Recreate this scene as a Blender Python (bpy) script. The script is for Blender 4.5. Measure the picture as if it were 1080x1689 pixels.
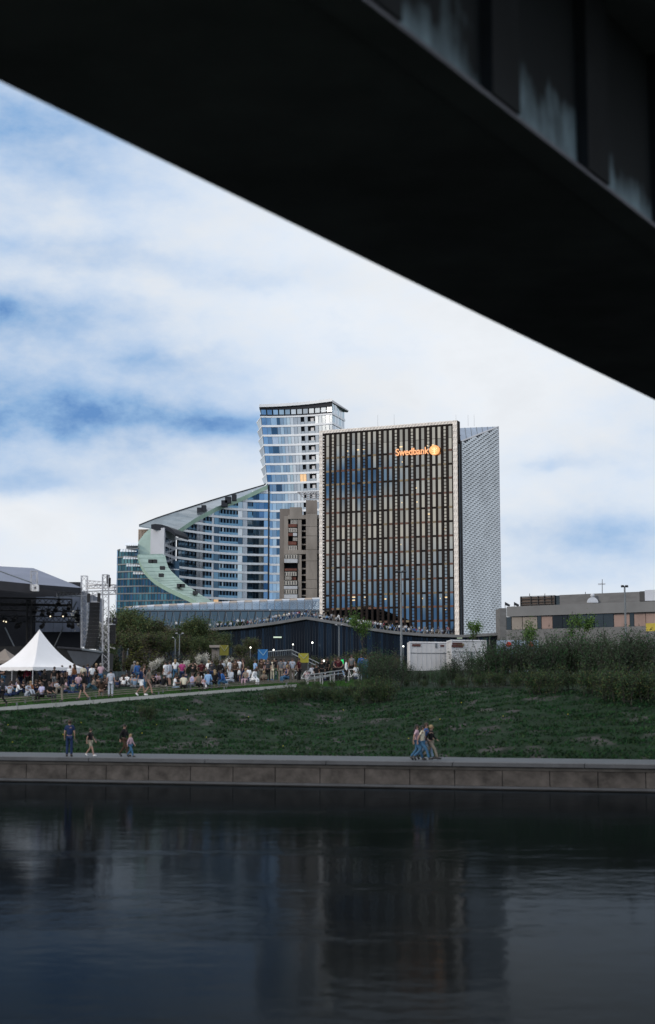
import bpy, bmesh, math, random
from mathutils import Vector, Matrix
random.seed(7)
R = math.radians
C = bpy.context.scene.collection
sc = bpy.context.scene
for o in list(bpy.data.objects): bpy.data.objects.remove(o)

# ---------------------------------------------------------------- camera
F = 2400.0; CX, CY, HZ = 540.0, 844.5, 1135.0
CAMH = 4.6
TH = math.atan((HZ - CY) / F)
cam_d = bpy.data.cameras.new('camera'); cam = bpy.data.objects.new('camera', cam_d); C.objects.link(cam)
cam.location = (0, 0, CAMH); cam.rotation_euler = (math.pi/2 + TH, 0, 0)
cam_d.sensor_fit = 'VERTICAL'; cam_d.sensor_height = 36.0; cam_d.lens = F/1689*36.0
cam_d.clip_start = 0.1; cam_d.clip_end = 20000
cam_d.dof.use_dof = True; cam_d.dof.focus_distance = 380; cam_d.dof.aperture_fstop = 0.75
sc.camera = cam
sc.cycles.use_denoising = True
sc.cycles.max_bounces = 5
sc.cycles.sample_clamp_indirect = 4

def P(px, py, D):
    """the point at distance D (along Y) seen at pixel px, py of the 1080x1689 photograph"""
    f = Vector((0, math.cos(TH), math.sin(TH))); u = Vector((0, -math.sin(TH), math.cos(TH)))
    r = f*F + Vector((1, 0, 0))*(px-CX) + u*(CY-py)
    return Vector((0, 0, CAMH)) + r*(D/r.y)
def azel(px, py):
    r = P(px, py, 1) - Vector((0, 0, CAMH)); r.normalize()
    return math.atan2(r.x, r.y), math.asin(r.z)

# ---------------------------------------------------------------- world
SUN_AZ, SUN_EL = R(-125), R(20)      # azimuth from +Y, clockwise
world = bpy.data.worlds.new("World"); sc.world = world; world.use_nodes = True
wt = world.node_tree; wt.nodes.clear(); WN = wt.nodes; WL = wt.links
def wm(op, a, b=None, c=None):
    n = WN.new('ShaderNodeMath'); n.operation = op
    for i, v in enumerate((a, b, c)):
        if v is None: continue
        if isinstance(v, (int, float)): n.inputs[i].default_value = v
        else: WL.new(v, n.inputs[i])
    return n.outputs[0]
def wcomb(x, y, z):
    n = WN.new('ShaderNodeCombineXYZ')
    for i, v in enumerate((x, y, z)):
        if isinstance(v, (int, float)): n.inputs[i].default_value = v
        else: WL.new(v, n.inputs[i])
    return n.outputs[0]
def wnoise(vec, scale, detail=5, rough=.55):
    n = WN.new('ShaderNodeTexNoise'); n.inputs['Scale'].default_value = scale
    n.inputs['Detail'].default_value = detail; n.inputs['Roughness'].default_value = rough
    WL.new(vec, n.inputs['Vector']); return n.outputs[0]
tc = WN.new('ShaderNodeTexCoord'); sx = WN.new('ShaderNodeSeparateXYZ'); WL.new(tc.outputs['Generated'], sx.inputs[0])
X, Y, Z = sx.outputs
az = wm('ARCTAN2', X, Y); el = wm('ARCSINE', Z); az2 = wm('ARCTAN2', X, wm('MULTIPLY', Y, -1))
elp = wm('MULTIPLY', el, 1.7)
nv = wcomb(X, Y, elp)
na = wnoise(nv, 7.0, 6); nb = wnoise(wcomb(Y, X, elp), 9.0, 6); nc = wnoise(nv, 22.0, 7, .6); nl = wnoise(nv, 3.3, 3)
da = wm('MULTIPLY', wm('SUBTRACT', na, .5), .13); de = wm('MULTIPLY', wm('SUBTRACT', nb, .5), .055)
azd, eld = wm('ADD', az, da), wm('ADD', el, de)
az2d = wm('ADD', az2, wm('MULTIPLY', da, .5)); eldb = wm('ADD', el, wm('MULTIPLY', de, .4))
def blob(av, ev, a, e, sa, se, amp):
    x = wm('DIVIDE', wm('SUBTRACT', av, a), sa); y = wm('DIVIDE', wm('SUBTRACT', ev, e), se)
    r2 = wm('ADD', wm('MULTIPLY', x, x), wm('MULTIPLY', y, y))
    return wm('MULTIPLY', wm('EXPONENT', wm('MULTIPLY', r2, -1)), amp)
def fblob(px, py, spx, spy, amp):
    a, e = azel(px, py); return blob(azd, eld, a, e, spx/F, spy/F, amp)
front = [fblob(0, 180, 300, 70, .50), fblob(120, 260, 220, 60, .22), fblob(-50, 515, 200, 46, .50), fblob(10, 690, 430, 66, .58), fblob(-20, 700, 200, 34, .12), fblob(180, 610, 380, 110, .12), fblob(20, 430, 430, 260, .27), fblob(1000, 860, 330, 130, .10), fblob(330, 700, 170, 30, .45),
         fblob(-20, 790, 190, 30, .42), fblob(1010, 890, 230, 46, .40), fblob(760, 960, 300, 30, .22), fblob(950, 760, 90, 12, .2),
         fblob(-200, 900, 150, 30, .4), fblob(120, 400, 200, 30, .25), fblob(430, 450, 170, 22, .16), fblob(250, 600, 150, 25, .28), fblob(-700, 500, 400, 120, .8), fblob(1700, 700, 400, 120, .6)]
back = [blob(az2d, eldb, R(8), R(8), R(24), R(14), .85),
        blob(az2d, eldb, R(-46), R(1.9), R(14), R(2.6), 1.3),
        blob(az2d, eldb, R(-46.0), R(8.2), R(2.0), R(.85), 1.3)]
B = front[0]
for x in front[1:] + back: B = wm('ADD', B, x)
B = wm('MULTIPLY', B, wm('ADD', .55, wm('MULTIPLY', nc, .9)))
B = wm('ADD', B, wm('MULTIPLY', wm('SUBTRACT', na, .48), .45))
B = wm('ADD', B, wm('MULTIPLY', wm('SUBTRACT', nc, .5), .42))
ramp = WN.new('ShaderNodeValToRGB'); WL.new(B, ramp.inputs[0]); cr = ramp.color_ramp
cr.elements[0].position = 0.02; cr.elements[0].color = (.84, .875, .92, 1)
cr.elements[1].position = 1.0; cr.elements[1].color = (.12, .28, .60, 1)
for p, c in ((.22, (.72, .80, .91, 1)), (.50, (.50, .64, .85, 1)), (.78, (.28, .47, .76, 1))):
    e_ = cr.elements.new(p); e_.color = c
# grey shading inside the cloud cover; unseen sky behind brightened to light the facades
shade = wm('ADD', .90, wm('MULTIPLY', wm('MULTIPLY', nl, nc), .34)); shade = wm('MINIMUM', shade, 1.03); shade = wm('MULTIPLY', shade, wm('ADD', 1.0, wm('MULTIPLY', wm('MINIMUM', wm('MAXIMUM', wm('MULTIPLY', Y, -1.5), 0), 1), .28)))
mul = WN.new('ShaderNodeVectorMath'); mul.operation = 'SCALE'; WL.new(ramp.outputs[0], mul.inputs[0]); WL.new(shade, mul.inputs['Scale'])
warm = blob(az2, el, R(-46), R(6), R(16), R(9), 1.0)
mx = WN.new('ShaderNodeMix'); mx.data_type = 'RGBA'; mx.blend_type = 'MULTIPLY'
WL.new(warm, mx.inputs[0]); WL.new(mul.outputs[0], mx.inputs[6]); mx.inputs[7].default_value = (1.0, .95, .86, 1)
bgc = WN.new('ShaderNodeBackground'); WL.new(mx.outputs[2], bgc.inputs[0]); bgc.inputs[1].default_value = 1.0
sky = WN.new('ShaderNodeTexSky'); sky.sky_type = 'NISHITA'; sky.sun_disc = False
sky.sun_elevation = SUN_EL; sky.sun_rotation = SUN_AZ
bgs = WN.new('ShaderNodeBackground'); WL.new(sky.outputs[0], bgs.inputs[0]); bgs.inputs[1].default_value = 0.1
ms = WN.new('ShaderNodeMixShader'); WL.new(wm('MULTIPLY', wm('MULTIPLY', wm('MINIMUM', wm('MAXIMUM', B, 0), 1), wm('MINIMUM', wm('MAXIMUM', wm('MULTIPLY', Y, 3), 0), 1)), .12), ms.inputs[0])
WL.new(bgc.outputs[0], ms.inputs[1]); WL.new(bgs.outputs[0], ms.inputs[2])
wo = WN.new('ShaderNodeOutputWorld'); WL.new(ms.outputs[0], wo.inputs[0])

sun_d = bpy.data.lights.new('sun', 'SUN'); sun = bpy.data.objects.new('sun', sun_d); C.objects.link(sun)
sun_d.energy = 1.25; sun_d.angle = R(12); sun_d.color = (1, .87, .72)
sdir = Vector((math.sin(SUN_AZ)*math.cos(SUN_EL), math.cos(SUN_AZ)*math.cos(SUN_EL), math.sin(SUN_EL)))
sun.rotation_euler = sdir.to_track_quat('Z', 'Y').to_euler(); sun.location = (-30, -30, 60)
sc.view_settings.view_transform = 'Standard'; sc.view_settings.look = 'None'
sc.view_settings.exposure = 0; sc.view_settings.gamma = 1

# ---------------------------------------------------------------- helpers
MATS = {}
def mat(name, col, rough=.7, metal=0.0, var=.25, scale=1.0, bump=0.0, emit=None, es=1.0, spec=.5, stretch=None, col2=None):
    if name in MATS: return MATS[name]
    m = bpy.data.materials.new(name); m.use_nodes = True; t = m.node_tree; b = t.nodes['Principled BSDF']
    b.inputs['Roughness'].default_value = rough; b.inputs['Metallic'].default_value = metal
    b.inputs['Specular IOR Level'].default_value = spec
    c = (*col, 1)
    if var > 0 or col2:
        tcn = t.nodes.new('ShaderNodeTexCoord'); n = t.nodes.new('ShaderNodeTexNoise'); n.inputs['Scale'].default_value = scale
        n.inputs['Detail'].default_value = 6; n.inputs['Roughness'].default_value = .6
        mp = t.nodes.new('ShaderNodeMapping'); t.links.new(tcn.outputs['Object'], mp.inputs[0]); t.links.new(mp.outputs[0], n.inputs['Vector'])
        if stretch: mp.inputs['Scale'].default_value = stretch
        r = t.nodes.new('ShaderNodeValToRGB'); t.links.new(n.outputs[0], r.inputs[0])
        r.color_ramp.elements[0].position = .3; r.color_ramp.elements[1].position = .7
        r.color_ramp.elements[0].color = (*[max(0, x*(1-var)) for x in col], 1)
        r.color_ramp.elements[1].color = (*(col2 or [min(1, x*(1+var)) for x in col]), 1)
        t.links.new(r.outputs[0], b.inputs['Base Color'])
        if bump:
            bn = t.nodes.new('ShaderNodeBump'); bn.inputs['Strength'].default_value = bump; bn.inputs['Distance'].default_value = .05
            t.links.new(n.outputs[0], bn.inputs['Height']); t.links.new(bn.outputs[0], b.inputs['Normal'])
    else: b.inputs['Base Color'].default_value = c
    if emit:
        b.inputs['Emission Color'].default_value = (*emit, 1); b.inputs['Emission Strength'].default_value = es
    MATS[name] = m; return m

class MB:
    def __init__(s): s.v = []; s.f = []; s.mi = []; s.mats = []
    def m(s, mt):
        if mt not in s.mats: s.mats.append(mt)
        return s.mats.index(mt)
    def face(s, pts, mt):
        i = len(s.v); s.v += [tuple(p) for p in pts]; s.f.append(tuple(range(i, i+len(pts)))); s.mi.append(s.m(mt))
    def hexa(s, a, mt):
        """8 points: bottom ring 0-3, top ring 4-7"""
        i = len(s.v); s.v += [tuple(p) for p in a]; k = s.m(mt)
        for q in ((0,3,2,1),(4,5,6,7),(0,1,5,4),(1,2,6,5),(2,3,7,6),(3,0,4,7)):
            s.f.append(tuple(i+j for j in q)); s.mi.append(k)
    def box(s, x0, x1, y0, y1, z0, z1, mt):
        s.hexa([(x0,y0,z0),(x1,y0,z0),(x1,y1,z0),(x0,y1,z0),(x0,y0,z1),(x1,y0,z1),(x1,y1,z1),(x0,y1,z1)], mt)
    def slab(s, a, b, th, z0, z1, mt):
        """upright slab between ground points a and b, thickness th away from the camera"""
        a = Vector((a[0], a[1])); b = Vector((b[0], b[1])); d = (b-a); n = Vector((-d.y, d.x)).normalized()
        if n.y < 0: n = -n
        c, e = b+n*th, a+n*th
        s.hexa([(a.x,a.y,z0),(b.x,b.y,z0),(c.x,c.y,z0),(e.x,e.y,z0),(a.x,a.y,z1),(b.x,b.y,z1),(c.x,c.y,z1),(e.x,e.y,z1)], mt)
    def prism(s, pts, off, mt):
        pts = [Vector(p) for p in pts]; off = Vector(off); n = len(pts); i = len(s.v); k = s.m(mt)
        s.v += [tuple(p) for p in pts] + [tuple(p+off) for p in pts]
        s.f.append(tuple(range(i, i+n))); s.f.append(tuple(reversed(range(i+n, i+2*n)))); s.mi += [k, k]
        for j in range(n):
            s.f.append((i+j, i+n+j, i+n+(j+1) % n, i+(j+1) % n)); s.mi.append(k)
    def tube(s, a, b, r0, r1, mt, n=6, cap=True):
        a, b = Vector(a), Vector(b); d = b-a
        if d.length < 1e-6: return
        q = d.to_track_quat('Z', 'Y'); i = len(s.v); k = s.m(mt)
        for p, r in ((a, r0), (b, r1)):
            for j in range(n):
                w = 2*math.pi*j/n; s.v.append(tuple(p + q @ Vector((r*math.cos(w), r*math.sin(w), 0))))
        for j in range(n):
            s.f.append((i+j, i+(j+1) % n, i+n+(j+1) % n, i+n+j)); s.mi.append(k)
        if cap:
            s.f.append(tuple(i+j for j in reversed(range(n)))); s.f.append(tuple(i+n+j for j in range(n))); s.mi += [k, k]
    def ball(s, c, r, mt, nu=8, nv=6, sc_=(1,1,1)):
        i = len(s.v); k = s.m(mt); c = Vector(c)
        for a in range(nv+1):
            t = math.pi*a/nv
            for b in range(nu):
                w = 2*math.pi*b/nu
                s.v.append((c.x+r*sc_[0]*math.sin(t)*math.cos(w), c.y+r*sc_[1]*math.sin(t)*math.sin(w), c.z+r*sc_[2]*math.cos(t)))
        for a in range(nv):
            for b in range(nu):
                s.f.append((i+a*nu+b, i+(a+1)*nu+b, i+(a+1)*nu+(b+1) % nu, i+a*nu+(b+1) % nu)); s.mi.append(k)
    def mesh(s, name, smooth=False):
        me = bpy.data.meshes.new(name); me.from_pydata(s.v, [], s.f)
        for mt in s.mats: me.materials.append(mt)
        me.polygons.foreach_set('material_index', s.mi)
        if smooth: me.polygons.foreach_set('use_smooth', [True]*len(s.f))
        me.update(); return me
    def build(s, name, parent=None, smooth=False, loc=None):
        if not s.f: return None
        me = s.mesh(name, smooth)
        if loc is not None:
            lv = Vector(loc)
            for v in me.vertices: v.co -= lv
        o = bpy.data.objects.new(name, me); C.objects.link(o)
        if loc is not None: o.location = loc
        if parent is not None: o.parent = parent
        return o
def place(me, name, parent=None, loc=(0,0,0), rz=0, s=1):
    o = bpy.data.objects.new(name, me); C.objects.link(o); o.location = loc; o.rotation_euler = (0,0,rz); o.scale = (s,s,s)
    if parent is not None: o.parent = parent
    return o
def tag(o, label=None, cat=None, group=None, kind=None):
    if label: o['label'] = label
    if cat: o['category'] = cat
    if group: o['group'] = group
    if kind: o['kind'] = kind
    return o
def thing(name, label, cat, group=None, loc=(0,0,0)):
    o = bpy.data.objects.new(name, None); C.objects.link(o); o.location = loc; o.empty_display_size = .2
    return tag(o, label, cat, group)

concrete = mat('concrete', (.30,.27,.25), .9, var=.22, scale=.6, bump=.3)
concrete_dark = mat('stained_concrete', (.20,.18,.165), .9, var=.3, scale=.8, bump=.3)
white = mat('white_paint', (.72,.72,.74), .6, var=.08, scale=.5)
black = mat('black_fabric', (.012,.013,.016), .9, var=.3)
alu = mat('aluminium', (.50,.50,.53), .45, .6, var=.1)
steel = mat('grey_steel', (.16,.18,.20), .5, .6, var=.15)
dark = mat('dark_frame', (.016,.018,.024), .5, var=.2)

# ---------------------------------------------------------------- terrain
def lerp(a, b, t): return a+(b-a)*t
def interp(x, xs, ys):
    if x <= xs[0]: return ys[0]
    for i in range(len(xs)-1):
        if x <= xs[i+1]: return lerp(ys[i], ys[i+1], (x-xs[i])/(xs[i+1]-xs[i]))
    return ys[-1]
PATHZ = 1.17; PW = 5.5
def bankY(x): return 69.5 - .252*x
def YW(x):
    y = 95 + (x+2.4)*.6 if x < 0 else 96.4 - x*1.0
    return max(y, bankY(x)+PW+4.5)
def ZW(x): return max(2.9, min(4.72, 3.36+(x+19.1)*.0795)) - (.012*x if x > 0 else 0)
def ZP(x): return interp(x, [-22, -12, 1, 12], [4.3, 4.73, 5.05, 5.3])
def terrain(x, y):
    s = y - bankY(x)
    if s < PW: return PATHZ
    yw = YW(x); s1 = yw - bankY(x); zw = ZW(x)
    if s < s1:
        t = (s-PW)/(s1-PW); e = interp(x, [0, 10], [1.0, .75])
        return lerp(PATHZ, zw, t**e)
    if s < s1+1.9: return zw
    ye = yw+1.9; yp = max(104, ye+8); zp = ZP(x)
    if y < yp: return lerp(zw, zp, (y-ye)/(yp-ye))
    return interp(y, [yp, 130, 300, 420, 3000], [zp, zp+.9, 9.5, 10.5, 11])

grass_m = mat('grass', (.020,.034,.020), .95, var=.35, scale=.9, bump=.5, col2=(.030,.058,.026))
# grass slope with worn mauve paver patches
gm = grass_m.node_tree; gb = gm.nodes['Principled BSDF']
def slope_ground():
    m = bpy.data.materials.new('grass_ground'); m.use_nodes = True; t = m.node_tree; b = t.nodes['Principled BSDF']
    b.inputs['Roughness'].default_value = .95; b.inputs['Specular IOR Level'].default_value = .1
    tcn = t.nodes.new('ShaderNodeTexCoord')
    def nz(s, d=6, st=(1,1,1)):
        mp = t.nodes.new('ShaderNodeMapping'); mp.inputs['Scale'].default_value = st; t.links.new(tcn.outputs['Object'], mp.inputs[0])
        n = t.nodes.new('ShaderNodeTexNoise'); n.inputs['Scale'].default_value = s; n.inputs['Detail'].default_value = d
        t.links.new(mp.outputs[0], n.inputs['Vector']); return n.outputs[0]
    r = t.nodes.new('ShaderNodeValToRGB'); t.links.new(nz(1.4, 8), r.inputs[0])
    r.color_ramp.elements[0].position = .3; r.color_ramp.elements[0].color = (.012,.020,.014,1)
    r.color_ramp.elements[1].position = .72; r.color_ramp.elements[1].color = (.018,.040,.021,1)
    r2 = t.nodes.new('ShaderNodeValToRGB'); t.links.new(nz(.55, 9), r2.inputs[0])
    r2.color_ramp.elements[0].position = .56; r2.color_ramp.elements[1].position = .68
    mx = t.nodes.new('ShaderNodeMix'); mx.data_type = 'RGBA'; t.links.new(r2.outputs[0], mx.inputs[0])
    t.links.new(r.outputs[0], mx.inputs[6]); mx.inputs[7].default_value = (.070,.066,.070,1)
    t.links.new(mx.outputs[2], b.inputs['Base Color'])
    bn = t.nodes.new('ShaderNodeBump'); bn.inputs['Strength'].default_value = .9; bn.inputs['Distance'].default_value = .15
    t.links.new(nz(3.5, 8), bn.inputs['Height']); t.links.new(bn.outputs[0], b.inputs['Normal'])
    return m
ground_m = slope_ground()
path_m = mat('path_concrete', (.075,.088,.105), .85, var=.12, scale=.5)
walk_m = mat('walkway_concrete', (.44,.44,.42), .85, var=.15, scale=.7)

def ground():
    xs = [-4000,-1500,-600,-300,-200,-150,-110,-80] + [-60+i*1.0 for i in range(121)] + [80,110,150,200,300,600,1500,4000]
    v = []; f = []
    so = [0.02, 2, 4, PW, PW+.01] + [PW+.6*i for i in range(1, 60)]
    rows = []
    for x in xs:
        xc = max(-60, min(60, x)); yb = bankY(xc); yw = YW(xc)
        ys = [yb+.02, yb+PW-.02, yb+PW] + [lerp(yb+PW, yw, k/22) for k in range(1, 23)] + [yw+1.9]
        e = ys[-1]; ys += [lerp(e, 112, k/14) for k in range(1, 15)] + [118, 130, 150, 180, 220, 260, 300, 340, 420, 600, 1000, 3000, 9000]
        rows.append([(x, y, terrain(xc, y) + (random.uniform(-.06, .06) if 4 < k < 24 else 0)) for k, y in enumerate(ys)])
    n = len(rows[0])
    for r in rows: v += r
    for i in range(len(rows)-1):
        for k in range(n-1): f.append((i*n+k, (i+1)*n+k, (i+1)*n+k+1, i*n+k+1))
    me = bpy.data.meshes.new('ground'); me.from_pydata(v, [], f); me.materials.append(ground_m)
    me.polygons.foreach_set('use_smooth', [True]*len(f)); me.update()
    o = bpy.data.objects.new('ground', me); C.objects.link(o); tag(o, kind='structure')
ground()
def strip(name, y0f, y1f, x0, x1, dz, mt, zf, step=1.5):
    m = MB(); n = int((x1-x0)/step)
    for i in range(n):
        a = x0+(x1-x0)*i/n; b = x0+(x1-x0)*(i+1)/n
        q = [(a, y0f(a)), (b, y0f(b)), (b, y1f(b)), (a, y1f(a))]
        m.face([(x, y, zf(x, y)+dz) for x, y in q], mt)
    return tag(m.build(name), kind='structure')
strip('riverside_path', lambda x: bankY(x)+.5, lambda x: bankY(x)+PW-.4, -60, 60, .03, path_m, lambda x, y: PATHZ)
def walk():
    m = MB(); x = -58.0
    while x < -2:
        b = x+2.0
        p = [(x, YW(x)-.25), (b-.03, YW(b-.03)-.25), (b-.03, YW(b-.03)+1.7), (x, YW(x)+1.7)]
        top = [(q[0], q[1], ZW(q[0])+.14) for q in p]; bot = [(q[0], q[1], ZW(q[0])-.5) for q in p]
        m.hexa(bot+top, walk_m); x = b
    tag(m.build('walkway'), kind='structure')
walk()
# water
wm_ = bpy.data.materials.new('river_water'); wm_.use_nodes = True; t = wm_.node_tree; t.nodes.clear()
tcn = t.nodes.new('ShaderNodeTexCoord')
def wnz(scale, st, d=4):
    mp = t.nodes.new('ShaderNodeMapping'); mp.inputs['Scale'].default_value = st; t.links.new(tcn.outputs['Object'], mp.inputs[0])
    n = t.nodes.new('ShaderNodeTexNoise'); n.inputs['Scale'].default_value = scale; n.inputs['Detail'].default_value = d
    t.links.new(mp.outputs[0], n.inputs['Vector']); return n.outputs[0]
def tm(op, a, b):
    n = t.nodes.new('ShaderNodeMath'); n.operation = op
    for i, v in enumerate((a, b)):
        if isinstance(v, (int, float)): n.inputs[i].default_value = v
        else: t.links.new(v, n.inputs[i])
    return n.outputs[0]
h = tm('ADD', tm('MULTIPLY', wnz(2.2, (.8, 1, 1), 5), .34), tm('MULTIPLY', wnz(.5, (.75, 1, 1), 3), .55))
calm = wnz(.14, (.5, 1.6, 1), 6)
bn = t.nodes.new('ShaderNodeBump'); bn.inputs['Distance'].default_value = .05
t.links.new(tm('ADD', .30, tm('MINIMUM', tm('MAXIMUM', tm('MULTIPLY', tm('SUBTRACT', calm, .52), 9), 0), .7)), bn.inputs['Strength']); t.links.new(h, bn.inputs['Height'])
gl = t.nodes.new('ShaderNodeBsdfGlossy'); gl.inputs['Roughness'].default_value = .07; gl.inputs[0].default_value = (.80,.90,1,1)
df = t.nodes.new('ShaderNodeBsdfDiffuse'); df.inputs[0].default_value = (.003,.004,.0045,1)
fr = t.nodes.new('ShaderNodeFresnel'); fr.inputs['IOR'].default_value = 1.33
t.links.new(bn.outputs[0], gl.inputs['Normal']); t.links.new(bn.outputs[0], fr.inputs['Normal'])
mxs = t.nodes.new('ShaderNodeMixShader'); t.links.new(tm('MULTIPLY', tm('POWER', fr.outputs[0], 2.0), .56), mxs.inputs[0])
t.links.new(df.outputs[0], mxs.inputs[1]); t.links.new(gl.outputs[0], mxs.inputs[2])
mo = t.nodes.new('ShaderNodeOutputMaterial'); t.links.new(mxs.outputs[0], mo.inputs[0])
m = MB(); m.face([(-4000,-30,0),(4000,-30,0),(4000,bankY(4000) if 0 else 68,0),(60,bankY(60)+.2,0),(-60,bankY(-60)+.2,0),(-4000,bankY(-60)+.2,0)], wm_)
tag(m.build('river_water'), kind='structure')
m = MB(); m.box(-4000,4000,-3000,5,-2,2.9, grass_m); tag(m.build('near_bank'), kind='structure')

# embankment wall
wall_m = mat('wall_stone', (.062,.056,.053), .95, var=.55, scale=1.5, bump=.5, stretch=(1,1,1.2))
lip_m = mat('wall_lip', (.05,.048,.046), .9, var=.4, scale=1.2)
cope_m = mat('coping_stone', (.075,.08,.09), .9, var=.25, scale=.8)
ew = thing('embankment_wall', 'low brown stone panel wall along the water with grey coping', 'river wall')
d = Vector((1, -.252, 0)).normalized(); nrm = Vector((-.252, -1, 0)).normalized()   # nrm points to the river
def wp(u, off, z): q = Vector((0, 69.5, 0)) + d*u + nrm*off; return (q.x, q.y, z)
def wbox(mb, u0, u1, o0, o1, z0, z1, mt):
    mb.hexa([wp(u0,o1,z0),wp(u1,o1,z0),wp(u1,o0,z0),wp(u0,o0,z0),wp(u0,o1,z1),wp(u1,o1,z1),wp(u1,o0,z1),wp(u0,o0,z1)], mt)
m = MB(); u = -60
while u < 62: wbox(m, u, u+5.96, -.6, .22, PATHZ-.13, PATHZ+.04, cope_m); u += 6
m.build('coping', ew)
m = MB(); wbox(m, -60, 62, -.3, -.02, -1, PATHZ-.135, lip_m); wbox(m, -60, 62, -.3, .10, PATHZ-.30, PATHZ-.135, lip_m); m.build('backing', ew)
u = -24.0; pans = [2.15, 2.1, 2.2, 2.15]
i = 0
while u < 24:
    w = pans[i % 4]; i += 1
    m = MB(); wbox(m, u+.02, u+w-.02, -.02, .05+random.uniform(-.008,.012), .16, PATHZ-.305, wall_m); m.build('wall_panel', ew); u += w
for a, b in ((-60,-24.05),(24.6,62)):
    m = MB(); wbox(m, a, b, -.02, .05, .16, PATHZ-.305, wall_m); m.build('wall_panel', ew)
m = MB(); wbox(m, -60, 62, -.02, .24, .05, .15, cope_m); m.build('ledge', ew)
m = MB(); wbox(m, -60, 62, -.02, .16, -1, .049, lip_m); m.build('footing', ew)

# ---------------------------------------------------------------- bridge overhead
soffit_m = mat('bridge_concrete', (.23,.225,.25), .9, var=.3, scale=.4)
ZB = CAMH + 6.5
def rayz(px, py, z):
    r = P(px, py, 1) - Vector((0,0,CAMH)); return Vector((0,0,CAMH)) + r*((z-CAMH)/r.z)
vd = P(2056, 1135, 1) - Vector((0,0,CAMH)); vd.z = 0; vd.normalize(); vn = Vector((vd.y, -vd.x, 0))   # vn to the right
A0 = rayz(540, 397, ZB); B0 = rayz(800, 165, ZB)
aoff = A0.dot(vn); boff = B0.dot(vn)
def bp(t_, off, z): q = vd*t_ + vn*off; return (q.x, q.y, z)
def bbox(mb, t0, t1, o0, o1, z0, z1, mt):
    mb.hexa([bp(t0,o0,z0),bp(t0,o1,z0),bp(t1,o1,z0),bp(t1,o0,z0),bp(t0,o0,z1),bp(t0,o1,z1),bp(t1,o1,z1),bp(t1,o0,z1)], mt)
stain_shade = bpy.data.materials.new('lime_stain_and_shade_concrete'); stain_shade.use_nodes = True; t = stain_shade.node_tree; b = t.nodes['Principled BSDF']; b.inputs['Roughness'].default_value = .9
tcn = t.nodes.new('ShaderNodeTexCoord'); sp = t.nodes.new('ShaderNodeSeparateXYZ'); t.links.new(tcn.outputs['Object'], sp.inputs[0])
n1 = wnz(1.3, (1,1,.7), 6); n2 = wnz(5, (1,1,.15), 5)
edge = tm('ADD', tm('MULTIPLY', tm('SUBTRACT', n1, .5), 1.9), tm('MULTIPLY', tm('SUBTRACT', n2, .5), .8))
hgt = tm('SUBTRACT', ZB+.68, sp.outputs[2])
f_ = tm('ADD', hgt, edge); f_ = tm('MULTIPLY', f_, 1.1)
r = t.nodes.new('ShaderNodeValToRGB'); t.links.new(f_, r.inputs[0]); r.color_ramp.elements[0].color = (.018,.021,.024,1); r.color_ramp.elements[1].color = (.40,.54,.61,1)  # pale lime stain and light low down, deck shade above, painted into the colour
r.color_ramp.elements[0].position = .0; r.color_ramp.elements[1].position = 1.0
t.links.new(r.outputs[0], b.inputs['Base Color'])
br = thing('road_bridge', 'dark concrete road bridge crossing overhead with stained and shade-painted girder side and ribs', 'bridge')
m = MB(); bbox(m, -60, 140, aoff, boff-.3, ZB, ZB+2.6, soffit_m); m.build('box_girder', br)
m = MB(); bbox(m, -60, 140, boff-.3, boff, ZB+.004, ZB+2.6, stain_shade); m.build('girder_web', br)
m = MB(); bbox(m, -60, 140, boff-.3, boff+.12, ZB-.05, ZB, soffit_m); m.build('girder_flange', br)
m = MB(); bbox(m, -60, 140, aoff-1.2, boff+5.5, ZB+2.6, ZB+3.0, soffit_m); m.build('deck', br)
rib_m = mat('rib_concrete', (.018,.020,.023), .9, var=.3)
def tB(px):   # position along the bridge where pixel px meets the girder edge
    py = 165+.768*(px-800); q = rayz(px, py, ZB); return q.dot(vd)
t1_, t2_ = tB(815), tB(970); 
step = t2_-t1_
for k in range(-4, 9):
    tt = t1_+k*step
    m = MB(); bbox(m, tt-.13*step, tt+.13*step, boff+.002, boff+.16, ZB+.003, ZB+2.6, rib_m); m.build('rib', br)
# ---------------------------------------------------------------- glass
def glass(name, col, rough=.06, metal=.9, var=.12, sc_=.25):
    return mat(name, col, rough, metal, var=var, scale=sc_)
g_blue = [glass('blue_glass_a', (.30,.39,.45)), glass('blue_glass_b', (.22,.30,.37)), glass('blue_glass_c', (.40,.49,.54))]
g_dark = [glass('dark_glass_a', (.05,.105,.165), metal=.85), glass('dark_glass_b', (.03,.065,.11), metal=.85), glass('dark_glass_c', (.10,.20,.30), metal=.85)]
g_pale = [glass('pale_glass_a', (.42,.46,.50), .15), glass('pale_glass_b', (.33,.37,.42), .15), glass('pale_glass_c', (.50,.54,.58), .2)]
g_teal = [glass('teal_glass_a', (.05,.13,.16)), glass('teal_glass_b', (.03,.08,.11)), glass('teal_glass_c', (.09,.20,.22))]
band_m = mat('white_band', (.84,.87,.92), .5, var=.06, scale=.3)
fr_m = mat('window_frame', (.10,.12,.15), .5, .3, var=.1)
lit_m = mat('lit_window', (.5,.35,.2), .6, var=.4, scale=2.5, emit=(1,.62,.32), es=.55)
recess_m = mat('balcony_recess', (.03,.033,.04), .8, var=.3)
roofdark = mat('dark_soffit', (.012,.016,.026), .7, var=.2)

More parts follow.
